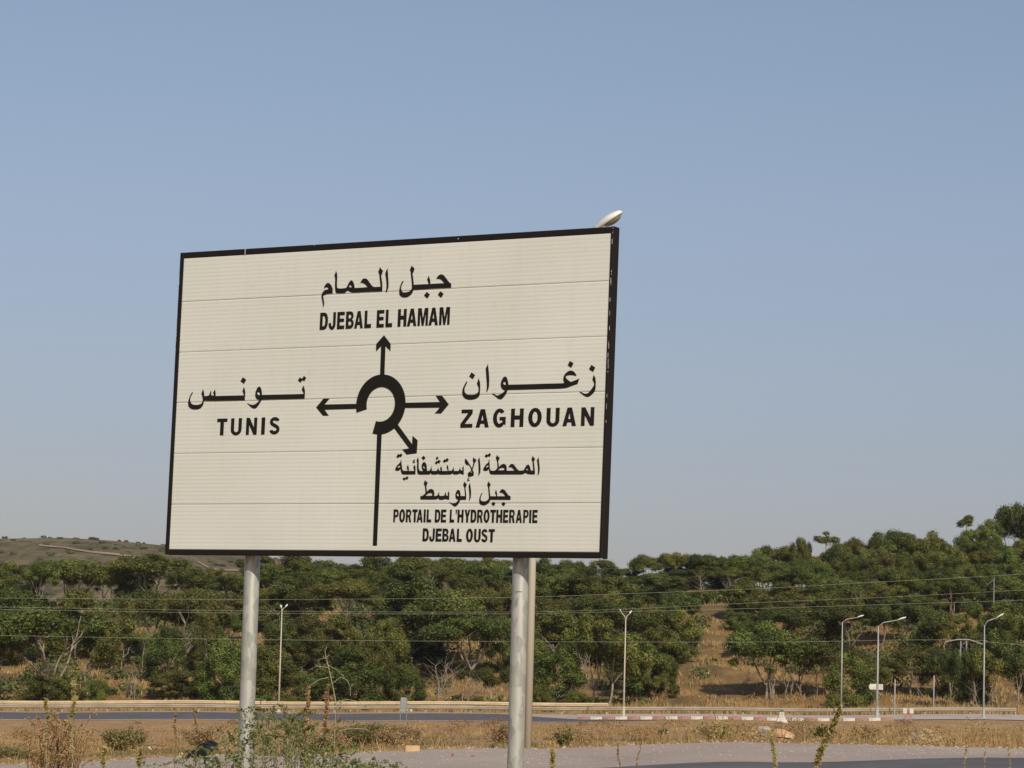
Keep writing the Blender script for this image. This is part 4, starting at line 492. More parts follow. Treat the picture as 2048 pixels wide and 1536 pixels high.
ring = [(rc[0] + .209 * math.cos(a0 + (a1 - a0) * t / 60), rc[1] + .209 * math.sin(a0 + (a1 - a0) * t / 60)) for t in range(61)] + [(rc[0] + .1202 * math.cos(a1 + (a0 - a1) * t / 60), rc[1] + .1202 * math.sin(a1 + (a0 - a1) * t / 60)) for t in range(61)]
film([ring], 'roundabout_ring', 'thick black open ring for the roundabout', y=-.0045, res=1)
def arc(cx, cy, rx, ry, a, b, n=14): return [(cx + rx * math.cos(R(a + (b - a) * i / n)), cy + ry * math.sin(R(a + (b - a) * i / n))) for i in range(n + 1)]
def glyph(c, cond):
    s = .33 if cond else .30; h = .205
    if c == 'H': return [[(0, 0), (0, 1), (s, 1), (s, .625), (1 - s, .625), (1 - s, 1), (1, 1), (1, 0), (1 - s, 0), (1 - s, .40), (s, .40), (s, 0)]]
    if c == 'I': return [[(0, 0), (0, 1), (1, 1), (1, 0)]]
    if c == "'": return [[(.0, 1), (1, 1), (.72, .64), (.2, .64)]]
    if c == 'L': return [[(0, 0), (0, 1), (s * 1.2, 1), (s * 1.2, h * 1.1), (1, h * 1.1), (1, 0)]]
    if c == 'T': return [[(.5 - s * .58, 0), (.5 - s * .58, 1 - h), (0, 1 - h), (0, 1), (1, 1), (1, 1 - h), (.5 + s * .58, 1 - h), (.5 + s * .58, 0)]]
    if c == 'E': return [[(0, 0), (0, 1), (1, 1), (1, 1 - h), (s * 1.1, 1 - h), (s * 1.1, .61), (.93, .61), (.93, .41), (s * 1.1, .41), (s * 1.1, h), (1, h), (1, 0)]]
    if c == 'Z': return [[(0, 0), (0, h + .01), (.62, 1 - h), (.06, 1 - h), (.06, 1), (.98, 1), (.98, 1 - h - .02), (.36, h), (1, h), (1, 0)]]
    if c == 'A': return [[(0, 0), (.335, 1), (.665, 1), (1, 0), (.70, 0), (.64, .20), (.355, .20), (.295, 0)], [(.415, .385), (.585, .385), (.5, .72)]]
    if c == 'N': return [[(0, 0), (0, 1), (s * .98, 1), (1 - s * .93, .42), (1 - s * .93, 1), (1, 1), (1, 0), (1 - s * .98, 0), (s * .93, .58), (s * .93, 0)]]
    if c == 'M': return [[(0, 0), (0, 1), (.345, 1), (.5, .40), (.655, 1), (1, 1), (1, 0), (.775, 0), (.775, .72), (.595, 0), (.405, 0), (.225, .72), (.225, 0)]]
    if c == 'Y': return [[(.5 - s * .55, 0), (.5 - s * .55, .42), (0, 1), (.34, 1), (.5, .66), (.66, 1), (1, 1), (.5 + s * .55, .42), (.5 + s * .55, 0)]]
    if c == 'U': return [[(0, 1), (s, 1), (s, .33)] + arc(.5, .33, .5 - s, .16, 180, 360) + [(1 - s, 1), (1, 1), (1, .34)] + arc(.5, .34, .5, .36, 0, -180) + [(0, .34)]]
    if c == 'J': return [[(1, 1), (1 - s * 1.12, 1), (1 - s * 1.12, .32)] + arc(.50, .31, .14, .13, 0, -180) + [(.34, .40), (0, .36), (0, .30)] + arc(.5, .31, .5, .33, -180, 0)]
    if c == 'O': return [arc(.5, .5, .5, .52, 0, 360, 36)[:-1], arc(.5, .5, .5 - s, .52 - h, 0, 360, 30)[:-1]]
    if c == 'D': return [[(0, 0), (0, 1), (.42, 1)] + [(.42 + .58 * math.cos(t) ** .75 if math.cos(t) > 0 else .42, .5 + .5 * math.copysign(abs(math.sin(t)) ** .85, math.sin(t))) for t in (R(90 - 180 * i / 22) for i in range(1, 22))] + [(.42, 0)],
                         [(s, h), (s, 1 - h), (.42, 1 - h)] + [(.42 + (.58 - s) * max(math.cos(t), 0) ** .75, .5 + (.5 - h) * math.copysign(abs(math.sin(t)) ** .85, math.sin(t))) for t in (R(90 - 180 * i / 18) for i in range(1, 18))] + [(.42, h)]]
    if c == 'P': return [[(0, 0), (0, 1), (.55, 1)] + arc(.60, .69, .40, .31, 90, -90, 16) + [(s, .38), (s, 0)], [(s, .56), (s, .82), (.55, .82)] + arc(.57, .69, .13, .13, 80, -80, 8) + [(.55, .56)]]
    if c == 'R': return [[(0, 0), (0, 1), (.57, 1)] + arc(.58, .72, .38, .28, 88, -55, 14) + [(.80, .44), (1, 0), (.66, 0), (.48, .40), (s, .40), (s, 0)], [(s, .57), (s, .82), (.55, .82)] + arc(.56, .695, .12, .125, 80, -80, 8) + [(.55, .57)]]
    if c == 'B': return [[(0, 0), (0, 1), (.55, 1)] + arc(.56, .74, .38, .26, 88, -50, 12) + [(.78, .52)] + arc(.57, .28, .43, .28, 55, -88, 12) + [(.55, 0)], [(s, .60), (s, .81), (.53, .81)] + arc(.54, .705, .11, .105, 80, -80, 8) + [(.53, .60)], [(s, .20), (s, .42), (.54, .42)] + arc(.55, .31, .14, .11, 80, -80, 8) + [(.54, .20)]]
    if c == 'G': return [arc(.5, .5, .5, .52, 40, 318, 30) + [(.87, .17), (1, .08 + .02), (1, .56), (.52, .56), (.52, .37), (.74, .37), (.74, .26)] + arc(.5, .5, .5 - s, .52 - h, 300, 48, 24)]
    if c == 'S':
        # spine as a thick polyline
        sp = arc(.5, .735, .34, .165, 15, 180, 12) + arc(.5, .735, .34, .19, 195, 255, 5) + arc(.5, .28, .36, .21, 75, 0, 6) + arc(.5, .285, .36, .19, -10, -168, 12)
        w = .15; hh = .10; L_, R_ = [], []
        for i_, p in enumerate(sp):
            a_ = sp[max(i_ - 1, 0)]; b_ = sp[min(i_ + 1, len(sp) - 1)]; dx, dy = (b_[0] - a_[0]), (b_[1] - a_[1]) * 2.0; l_ = math.hypot(dx, dy) or 1; nx, ny = -dy / l_, dx / l_
            L_.append((p[0] + nx * w, p[1] + ny * hh)); R_.append((p[0] - nx * w, p[1] - ny * hh))
        return [L_ + R_[::-1]]
for word, chars in DATA['latin'].items():
    cs = []; cond = word not in ('TUNIS', 'ZAGHOUAN')
    for (c, xa, xb, z0, z1) in chars:
        for q in glyph(c, cond):
            cs.append([(xa + (xb - xa) * u, z0 + (z1 - z0) * v) for u, v in q])
    film(cs, 'latin_lettering', 'black capital lettering ' + {'DJEBAL EL HAMAM': 'Djebal el Hamam', 'TUNIS': 'Tunis', 'ZAGHOUAN': 'Zaghouan', "PORTAIL DE L'HYDROTHERAPIE": "Portail de l'Hydrotherapie", 'DJEBAL OUST': 'Djebal Oust'}[word])

# ---------------------------------------------------------------- trees
rng = np.random.default_rng(7)
def leafquads(P, Nn, size, rg_, aspect=1.6):
    n = len(P); a = rg_.normal(size=(n, 3)); u = np.cross(Nn, a); u /= np.linalg.norm(u, axis=1)[:, None] + 1e-9; v = np.cross(Nn, u)
    s = size * rg_.uniform(.6, 1.35, n)[:, None]
    u = u * s * aspect / 2; v = v * s / 2
    V = np.stack([P - u, P - v * .9, P + u, P + v * .9], 1).reshape(-1, 3); Q = np.arange(4 * n).reshape(n, 4); return V, Q
def clump_leaves(C, rad, cnt, size, rg_, up=.35, shell=.55):
    """C centre, rad (rx, ry, rz)"""
    d = rg_.normal(size=(cnt, 3)); d[:, 2] = d[:, 2] + up; d /= np.linalg.norm(d, axis=1)[:, None]
    r = rg_.uniform(shell ** 2, 1, cnt) ** .5 * (1 + .20 * rg_.normal(size=cnt))
    P = C + d * np.array(rad) * r[:, None]
    nn = d / np.array(rad) * np.mean(rad) + rg_.normal(size=(cnt, 3)) * .42; nn /= np.linalg.norm(nn, axis=1)[:, None]
    V, Q = leafquads(P, nn, size, rg_); return V, Q
def crown_mesh(name, clumps, mat, rg_, size, dens):
    Vs, Qs, T = [], [], []; k = 0
    for C, rad in clumps:
        area = (rad[0] * rad[1] + rad[0] * rad[2] + rad[1] * rad[2]) * 4.2
        cnt = int(area * dens); V, Q = clump_leaves(np.array(C), rad, cnt, size, rg_)
        Vs.append(V); Qs.append(Q + k); k += len(V); base_ = rg_.uniform(.15, .7); T.append(np.clip(base_ + rg_.normal(size=len(Q)) * .22, 0, 1))
    return np_mesh(name, np.concatenate(Vs), quads=np.concatenate(Qs), mat=mat, fattr=np.concatenate(T))
TH = .62
def limb(P0, P1, r0, r1, mb, rg_, wob=.06, seg=5, n=6):
    P0, P1 = Vector(P0), Vector(P1); L = (P1 - P0).length; pts = []; wob *= .6; off = Vector((rg_.normal() * wob * L, rg_.normal() * wob * L, 0))
    for i in range(seg + 1):
        t = i / seg; pts.append(P0.lerp(P1, t) + off * math.sin(math.pi * t) + Vector((rg_.normal(), rg_.normal(), rg_.normal())) * wob * .25 * L * (0 if i in (0, seg) else 1))
    mb.tube(pts, [(r0 + (r1 - r0) * i / seg) * TH for i in range(seg + 1)], n, False); return pts
# every tree is modelled 8 m tall; kind -> list of (trunk mesh, crown mesh, crown width)
def tree_variant(kind, seed):
    g = np.random.default_rng(seed); tb = MB(); clumps = []; H = 8.0
    if kind == 'umbrella':
        Wd = 8.4; nl = g.integers(3, 6); f0 = g.uniform(.10, .22) * H; fork = Vector((g.normal() * .25, g.normal() * .25, f0)); limb((0, 0, -.6), fork, .24, .19, tb, g, .04)
        for i in range(nl):
            a = 2 * math.pi * (i + g.uniform(-.3, .3)) / nl; rr = g.uniform(.30, .46) * Wd * .8; mid = fork.lerp(Vector((rr * math.cos(a), rr * math.sin(a), H * .74)), .55) + Vector((0, 0, .3))
            pts = limb(fork, mid, .15, .10, tb, g, .10)
            for j in range(3):
                a2 = a + g.uniform(-.7, .7); r2 = rr * g.uniform(.5, 1.15); e = Vector((r2 * math.cos(a2), r2 * math.sin(a2), H * g.uniform(.70, .84))); limb(mid, e, .085, .03, tb, g, .10, n=5)
        m_ = g.integers(34, 42)
        for i in range(m_):
            a = g.uniform(0, 2 * math.pi); r_ = Wd / 2 * math.sqrt(g.uniform(0, .80)); z = H * (.90 - .22 * (r_ / (Wd / 2)) ** 2) + g.uniform(-1.3, .1)
            s_ = g.uniform(.6, 1.15); clumps.append(((r_ * math.cos(a), r_ * math.sin(a), z), (1.05 * s_, 1.05 * s_, .80 * s_ * g.uniform(.8, 1.3))))
    elif kind == 'canopy':
        Wd = 6.4; nl = int(g.integers(3, 7)); base0 = g.uniform(.03, .2) * H; limb((0, 0, -.8), (g.normal() * .2, 0, base0), .20, .18, tb, g, .03)
        for i in range(nl):
            a = 2 * math.pi * (i + g.uniform(-.35, .35)) / nl; rr = g.uniform(.12, .38) * Wd; e = Vector((rr * math.cos(a), rr * math.sin(a), H * g.uniform(.66, .84))); pts = limb((0, 0, base0), e, .12, .04, tb, g, .06, 6)
            for j in range(2):
                q = pts[int(g.integers(2, 5))]; limb(q, q + Vector((g.normal() * .8, g.normal() * .8, g.uniform(1.2, 2.2))), .055, .02, tb, g, .08, 4, 5)
        zb_ = g.uniform(.50, .60)
        for i in range(int(g.integers(32, 42))):
            a = g.uniform(0, 6.28); r_ = Wd / 2 * .84 * math.sqrt(g.uniform(0, 1)); tz = (1 - (r_ / (Wd / 2)) ** 2 * .75); z = H * (zb_ + .02 + (.93 - zb_) * tz * g.uniform(.25, 1)); s_ = g.uniform(.6, 1.3); clumps.append(((r_ * math.cos(a), r_ * math.sin(a), z), (.80 * s_, .80 * s_, .86 * s_)))
        for i in range(int(g.integers(3, 8))):
            a = g.uniform(0, 6.28); r_ = Wd / 2 * g.uniform(.5, .95); clumps.append(((r_ * math.cos(a), r_ * math.sin(a), H * g.uniform(zb_ - .12, zb_ + .1)), (.5, .5, .45)))
    elif kind == 'round':
        Wd = 7.0; limb((0, 0, -.6), (g.normal() * .3, 0, 3), .22, .16, tb, g)
        for i in range(7):
            a = g.uniform(0, 6.28); limb((0, 0, g.uniform(.5, 2.5)), (2.3 * math.cos(a), 2.3 * math.sin(a), g.uniform(3, 6)), .10, .03, tb, g, .1)
        for i in range(38):
            a = g.uniform(0, 6.28); zt_ = g.uniform(.08, .94); w_ = math.sin(math.pi * min(1, (zt_ + .12) * .9)) ** .6 * Wd / 2 * .82
            r_ = w_ * math.sqrt(g.uniform(.25, 1)); s_ = g.uniform(.6, 1.3); clumps.append(((r_ * math.cos(a), r_ * math.sin(a), zt_ * H), (.86 * s_, .86 * s_, .90 * s_)))
    elif kind == 'loose':
        Wd = 6.2; f0 = g.uniform(.12, .35) * H; fork = Vector((g.normal() * .3, g.normal() * .3, f0)); limb((0, 0, -.6), fork, .18, .15, tb, g, .05)
        ends = []
        for i in range(int(g.integers(4, 7))):
            a = g.uniform(0, 6.28); rr = g.uniform(.15, .45) * Wd; e = Vector((rr * math.cos(a), rr * math.sin(a), H * g.uniform(.55, .95))); limb(fork, e, .10, .035, tb, g, .10, 6); ends.append(e)
            for j in range(2):
                e2 = e + Vector((g.normal() * .9, g.normal() * .9, g.uniform(-.8, .5))); limb(fork.lerp(e, .6), e2, .05, .02, tb, g, .1, 4, 5); ends.append(e2)
        for e in ends:
            for j in range(2):
                s_ = g.uniform(.55, 1.05); clumps.append(((e.x + g.normal() * .5, e.y + g.normal() * .5, min(e.z + g.normal() * .35, H * .95)), (.85 * s_, .85 * s_, .85 * s_)))
    elif kind == 'slim':
        Wd = 2.6; limb((0, 0, -.6), (.3, 0, H * .88), .20, .12, tb, g, .02, 8)
        for i in range(7): s_ = g.uniform(.6, 1); clumps.append(((.3 + g.normal() * .5, g.normal() * .5, H * g.uniform(.80, .94)), (.65 * s_, .65 * s_, .5 * s_)))
        for i in range(4): clumps.append(((.2 + g.normal() * .5, g.normal() * .4, H * g.uniform(.45, .65)), (.4, .4, .3)))
    elif kind == 'bush':
        Wd = 9.0; limb((0, 0, -.4), (0, 0, 3), .15, .1, tb, g)
        for i in range(44):
            a = g.uniform(0, 6.28); r_ = Wd / 2 * .8 * math.sqrt(g.uniform(0, 1)); z = H * g.uniform(.12, .86) * (1 - (r_ / (Wd / 2)) ** 2 * .55); s_ = g.uniform(.5, 1.05); clumps.append(((r_ * math.cos(a), r_ * math.sin(a), z), (1.15 * s_, 1.15 * s_, 1.0 * s_)))
    elif kind == 'dead':
        Wd = 5.0
        for k_ in range(int(g.integers(3, 6))):
            a = g.uniform(0, 6.28); e = Vector((math.cos(a) * g.uniform(.3, 1.6), math.sin(a) * g.uniform(.3, 1.6), H * g.uniform(.5, .75))); pts = limb((g.normal() * .2, g.normal() * .2, -.6), e, .12, .05, tb, g, .08, 7)
            for j in range(9):
                p = pts[int(g.integers(3, 8))]; dd = Vector((g.normal(), g.normal(), g.uniform(.6, 1.8))).normalized() * g.uniform(1.0, 2.6); limb(p, p + dd, .035, .012, tb, g, .1, 3, 4)
    tm = tb.mesh(kind + '_trunk', M['bark'] if kind != 'bush' else M['bark_dark'], True)
    cm = crown_mesh(kind + '_crown', clumps, M['leaf'], g, {'umbrella': .13, 'slim': .13, 'loose': .13, 'canopy': .13}.get(kind, .14), {'umbrella': 75, 'round': 66, 'loose': 80, 'slim': 90, 'bush': 56, 'canopy': 76}.get(kind, 60)) if clumps else None
    return tm, cm, Wd
VAR = {k: [tree_variant(k, 100 * i + s) for s in range(n)] for i, (k, n) in enumerate((('umbrella', 4), ('round', 5), ('loose', 5), ('slim', 2), ('bush', 3), ('dead', 3), ('canopy', 6)))}
SEG = [(-400, 60, 'at the far left edge'), (60, 250, "above the guardrail's left end"), (250, 400, 'before the left post'), (400, 500, 'against the left sign post'),
       (500, 600, 'behind the leftmost street lamp'), (600, 760, 'above the tall thorny twigs'), (760, 900, 'above the twin-legged small sign'), (900, 1030, 'before the right post'),
       (1030, 1160, 'past the right post'), (1160, 1300, 'behind the twin-headed street lamp'), (1300, 1440, 'right of the twin-headed lamp'), (1440, 1560, 'above the white milestone'),
       (1560, 1700, 'behind the left single lamp'), (1700, 1850, 'behind the middle single lamp'), (1850, 1960, 'by the pylon'), (1960, 2400, 'at the right edge')]
DESC = {'canopy': ['domed fan-trunked', 'tree'], 'umbrella': ['flat-topped', 'umbrella tree'], 'round': ['dense rounded', 'tree'], 'loose': ['open-crowned', 'tree'], 'slim': ['thin tufted', 'tree'], 'bush': ['low dense', 'bush'], 'dead': ['bare leafless', 'dead tree']}
NAME = {'canopy': 'domed_tree', 'umbrella': 'umbrella_tree', 'round': 'dense_tree', 'loose': 'open_tree', 'slim': 'slender_tree', 'bush': 'bush', 'dead': 'bare_tree'}
GRP = {'front': 'trees along the foot of the slope', 'middle': 'trees half way up the slope', 'upper': 'trees on the upper slope', 'skyline': 'trees along the skyline', 'ridge': 'trees packed just under the skyline'}
WHERE = {'front': 'at the slope foot', 'middle': 'half way up', 'upper': 'on the upper slope', 'skyline': 'on the skyline', 'ridge': 'just under the skyline'}
# row, cx, top, base, width, kind, lean (deg, + right)
T = [
 ('front', 100, 1199, 1403, 215, 'umbrella', -8), ('front', -15, 1235, 1404, 110, 'loose', 0), ('front', 92, 1325, 1404, 130, 'bush', 0), ('front', 176, 1238, 1402, 110, 'loose', 2),
 ('front', 185, 1345, 1403, 70, 'bush', 0), ('front', 269, 1303, 1404, 60, 'dead', 0), ('front', 366, 1322, 1400, 150, 'bush', 0), ('front', 452, 1280, 1402, 100, 'round', 0), ('front', 425, 1368, 1405, 50, 'bush', 0),
 ('middle', 285, 1178, 1325, 140, 'umbrella', 12), ('middle', 365, 1172, 1330, 135, 'umbrella', 14), ('middle', 415, 1225, 1350, 70, 'round', 0), ('middle', 240, 1240, 1345, 90, 'loose', 0), ('middle', 460, 1236, 1290, 60, 'canopy', 0),
 ('middle', 30, 1185, 1330, 140, 'round', 0), ('middle', 150, 1186, 1320, 120, 'round', 0), ('middle', 335, 1255, 1365, 90, 'round', 0),
 ('upper', 35, 1128, 1210, 110, 'round', 0), ('upper', 140, 1115, 1205, 150, 'canopy', 0), ('upper', 205, 1135, 1215, 80, 'canopy', 0), ('upper', -30, 1120, 1200, 90, 'canopy', 0),
 ('upper', 310, 1104, 1210, 175, 'umbrella', 0), ('upper', 262, 1130, 1215, 90, 'round', 0), ('upper', 375, 1132, 1215, 80, 'canopy', 0), ('upper', 452, 1137, 1210, 75, 'loose', 0), ('upper', 490, 1150, 1215, 60, 'canopy', 0),
 ('upper', 223, 1121, 1200, 42, 'canopy', 0), ('upper', 80, 1118, 1200, 70, 'canopy', 0),
 ('front', 530, 1383, 1412, 70, 'bush', 0), ('front', 590, 1385, 1412, 60, 'bush', 0), ('front', 540, 1300, 1404, 100, 'round', 0), ('front', 620, 1320, 1405, 90, 'bush', 0), ('front', 700, 1300, 1406, 120, 'round', 0), ('front', 745, 1280, 1406, 80, 'round', 0),
 ('front', 815, 1330, 1408, 70, 'round', -5), ('front', 873, 1290, 1410, 110, 'dead', 0), ('front', 930, 1320, 1408, 90, 'dead', 20), ('front', 990, 1325, 1405, 80, 'loose', 0), ('front', 955, 1385, 1411, 36, 'bush', 0), ('front', 905, 1392, 1411, 30, 'bush', 0),
 ('middle', 555, 1255, 1350, 90, 'round', 0), ('middle', 608, 1238, 1350, 90, 'round', 0), ('middle', 672, 1235, 1345, 100, 'round', 0), ('middle', 640, 1275, 1370, 90, 'loose', 0), ('middle', 770, 1240, 1360, 90, 'round', 0),
 ('middle', 825, 1160, 1330, 170, 'round', 0), ('middle', 890, 1180, 1330, 160, 'canopy', 0), ('middle', 940, 1225, 1360, 180, 'umbrella', 0), ('middle', 1000, 1240, 1345, 90, 'round', 0),
 ('upper', 545, 1125, 1215, 100, 'loose', 0), ('upper', 560, 1168, 1250, 90, 'loose', 0), ('upper', 690, 1153, 1262, 115, 'umbrella', 0), ('upper', 620, 1150, 1225, 90, 'round', 0), ('upper', 750, 1150, 1225, 90, 'canopy', 0), ('upper', 920, 1140, 1225, 90, 'loose', 0), ('upper', 980, 1145, 1240, 100, 'loose', 0),
 ('skyline', 520, 1112, 1190, 80, 'round', 0), ('skyline', 590, 1110, 1190, 110, 'round', 0), ('skyline', 645, 1120, 1195, 90, 'canopy', 0), ('skyline', 705, 1130, 1200, 70, 'canopy', 0), ('skyline', 755, 1113, 1190, 90, 'loose', 0), ('skyline', 830, 1110, 1190, 100, 'canopy', 0), ('skyline', 900, 1112, 1190, 90, 'canopy', 0), ('skyline', 960, 1110, 1190, 90, 'canopy', 0), ('skyline', 1010, 1122, 1190, 60, 'loose', 0),
 ('front', 1158, 1372, 1418, 72, 'bush', 0), ('front', 1110, 1300, 1412, 100, 'round', 0), ('front', 1085, 1355, 1414, 60, 'bush', 0), ('front', 1180, 1235, 1412, 130, 'loose', 0), ('front', 1215, 1240, 1405, 150, 'loose', 10), ('front', 1270, 1270, 1395, 110, 'round', 0), ('front', 1330, 1312, 1386, 55, 'round', 0), ('front', 1350, 1362, 1396, 26, 'bush', 0), ('front', 1305, 1345, 1400, 45, 'loose', 0),
 ('middle', 1110, 1222, 1330, 110, 'round', 0), ('middle', 1175, 1195, 1330, 120, 'round', 0), ('middle', 1240, 1200, 1330, 120, 'loose', 0), ('middle', 1305, 1215, 1330, 110, 'round', 0), ('middle', 1360, 1222, 1325, 90, 'round', 0), ('middle', 1075, 1285, 1370, 70, 'round', 0),
 ('upper', 1160, 1152, 1245, 110, 'round', 0), ('upper', 1225, 1155, 1245, 110, 'round', 0), ('upper', 1280, 1165, 1250, 90, 'loose', 0), ('upper', 1095, 1150, 1235, 90, 'canopy', 0), ('upper', 1335, 1180, 1240, 60, 'bush', 0),
 ('skyline', 1085, 1118, 1190, 80, 'round', 0), ('skyline', 1140, 1120, 1190, 80, 'canopy', 0), ('skyline', 1195, 1122, 1195, 90, 'round', 0), ('skyline', 1240, 1128, 1195, 70, 'loose', 0), ('skyline', 1290, 1112, 1200, 66, 'canopy', 0), ('skyline', 1345, 1104, 1195, 75, 'canopy', 0),
 ('skyline', 1405, 1106, 1205, 80, 'canopy', 0), ('skyline', 1450, 1110, 1200, 80, 'loose', 0), ('skyline', 1500, 1100, 1200, 80, 'canopy', 0), ('skyline', 1545, 1088, 1195, 90, 'canopy', 0), ('skyline', 1600, 1075, 1190, 42, 'canopy', 0), ('skyline', 1648, 1054, 1185, 48, 'slim', 0), ('skyline', 1680, 1090, 1185, 70, 'canopy', 0),
 ('skyline', 1722, 1074, 1180, 85, 'canopy', 0), ('skyline', 1788, 1057, 1175, 90, 'canopy', 0), ('skyline', 1850, 1064, 1175, 80, 'canopy', 0), ('skyline', 1895, 1080, 1170, 70, 'loose', 0), ('skyline', 1928, 1028, 1165, 40, 'slim', 0), ('skyline', 1970, 1045, 1165, 80, 'loose', 0), ('skyline', 2032, 1002, 1160, 90, 'canopy', 0), ('skyline', 2075, 1015, 1160, 90, 'round', 0), ('skyline', 1635, 1112, 1180, 70, 'canopy', 0), ('skyline', 1760, 1090, 1180, 80, 'loose', 0), ('skyline', 1830, 1090, 1180, 70, 'canopy', 0),
 ('upper', 1495, 1165, 1245, 44, 'round', 0), ('upper', 1535, 1130, 1215, 80, 'loose', 0), ('upper', 1590, 1130, 1215, 90, 'canopy', 0), ('upper', 1675, 1152, 1245, 100, 'canopy', 0), ('upper', 1740, 1130, 1225, 90, 'canopy', 0), ('upper', 1800, 1130, 1225, 90, 'canopy', 0), ('upper', 1850, 1140, 1230, 90, 'loose', 0), ('upper', 1905, 1150, 1235, 90, 'canopy', 0), ('upper', 1955, 1130, 1215, 80, 'round', 0), ('upper', 2010, 1150, 1230, 90, 'canopy', 0), ('upper', 2060, 1130, 1220, 90, 'round', 0),
 ('middle', 1475, 1215, 1260, 60, 'bush', 0), ('middle', 1555, 1212, 1300, 110, 'umbrella', 0), ('middle', 1510, 1238, 1320, 80, 'canopy', 0), ('middle', 1632, 1190, 1300, 120, 'round', 0), ('middle', 1700, 1205, 1300, 110, 'canopy', 0), ('middle', 1760, 1195, 1300, 90, 'loose', 0), ('middle', 1815, 1200, 1290, 90, 'loose', 0), ('middle', 1885, 1228, 1320, 130, 'round', 0), ('middle', 1950, 1210, 1310, 80, 'round', 0), ('middle', 2010, 1203, 1320, 100, 'round', 0), ('middle', 2065, 1215, 1330, 90, 'loose', 0), ('middle', 1850, 1180, 1260, 80, 'loose', 0),
 ('front', 1532, 1245, 1398, 130, 'canopy', 0), ('front', 1600, 1268, 1395, 110, 'canopy', 0), ('front', 1655, 1282, 1398, 110, 'canopy', 0), ('front', 1575, 1300, 1398, 80, 'dead', 0), ('front', 1480, 1330, 1380, 40, 'dead', 35), ('front', 1700, 1310, 1408, 90, 'round', 0), ('front', 1665, 1375, 1424, 38, 'bush', 0), ('front', 1728, 1395, 1424, 34, 'bush', 0),
 ('front', 1745, 1300, 1405, 70, 'loose', 0), ('front', 1846, 1285, 1400, 70, 'dead', -22), ('front', 1820, 1300, 1392, 100, 'canopy', 0), ('front', 1870, 1300, 1395, 80, 'round', 0), ('front', 1898, 1285, 1410, 60, 'loose', 0), ('front', 1945, 1300, 1405, 70, 'round', 0), ('front', 1985, 1295, 1408, 80, 'canopy', 0), ('front', 2035, 1270, 1405, 90, 'loose', 0), ('front', 2080, 1290, 1405, 90, 'round', 0),
]
_r = random.Random(21)
SKY = [(-60, 1125), (140, 1118), (300, 1120), (480, 1150), (560, 1125), (700, 1128), (900, 1118), (1010, 1130), (1200, 1132), (1260, 1140), (1350, 1128), (1450, 1122), (1550, 1110), (1680, 1105), (1780, 1090), (1900, 1090), (2000, 1075), (2100, 1060)]
cx_ = 380
while cx_ < 2110:      # the packed row under the skyline crowns
    yy = float(np.interp(cx_, [q[0] for q in SKY], [q[1] for q in SKY])) + _r.uniform(4, 20)
    T.append(('ridge', cx_, yy, yy + _r.uniform(68, 90), _r.uniform(66, 100), _r.choice(['canopy', 'loose', 'round', 'canopy']), 0)); cx_ += round(_r.uniform(20, 34))
cx_ = 505
while cx_ < 2110:
    yy = float(np.interp(cx_, [q[0] for q in SKY], [q[1] for q in SKY])) + _r.uniform(42, 66)
    if not (1370 < cx_ < 1450 or 640 < cx_ < 730): T.append(('upper', cx_, yy, yy + _r.uniform(70, 90), _r.uniform(70, 105), _r.choice(['canopy', 'loose', 'canopy', 'round']), 0))
    cx_ += round(_r.uniform(52, 80))
T += [('upper', 1412, 1126, 1208, 70, 'dead', 0), ('upper', 1462, 1140, 1212, 50, 'dead', 6), ('skyline', 1576, 1110, 1180, 50, 'dead', 0), ('upper', 1640, 1120, 1200, 60, 'dead', 5), ('upper', 1716, 1160, 1248, 60, 'dead', 0), ('upper', 1812, 1112, 1190, 60, 'dead', 3), ('upper', 1880, 1120, 1200, 50, 'dead', 0), ('front', 1545, 1300, 1400, 80, 'dead', 0), ('front', 1625, 1310, 1400, 80, 'dead', 8), ('front', 1960, 1310, 1408, 80, 'dead', 0), ('upper', 160, 1125, 1204, 80, 'dead', 0), ('upper', 600, 1160, 1235, 60, 'dead', 0), ('upper', 860, 1120, 1200, 80, 'dead', 0), ('upper', 1018, 1150, 1245, 70, 'dead', 14)]
T += [('middle', 291, 1216, 1345, 62, 'dead', 8), ('middle', 340, 1214, 1335, 70, 'dead', 24), ('front', 120, 1285, 1403, 90, 'dead', -14), ('middle', 1170, 1255, 1370, 60, 'dead', -4), ('middle', 1680, 1215, 1290, 60, 'dead', 0)]
T += [('upper', a, 1172, 1206, 70, 'bush', 0) for a in (1300, 1352, 1398, 1446)] + [('ridge', a, b, 1200, 74, 'round', 0) for a, b in ((1303.5, 1150), (1340.5, 1156), (1372.5, 1146), (1412.5, 1152), (1466.5, 1148), (1902.5, 1118), (1936.5, 1110), (1976.5, 1106), (2012.5, 1100), (2046.5, 1096))]
placed = []; seg_n = {}
for r in T:
    row, cx, top, bs, wd, kind, lean = r
    sg = next(s for s in SEG if s[0] <= cx < s[1])
    seg_n.setdefault((row, kind, sg[2]), []).append(cx)
ORD = ['first', 'second', 'third', 'fourth', 'fifth', 'sixth', 'seventh', 'eighth', 'ninth', 'tenth']
rt = random.Random(11); used = {}
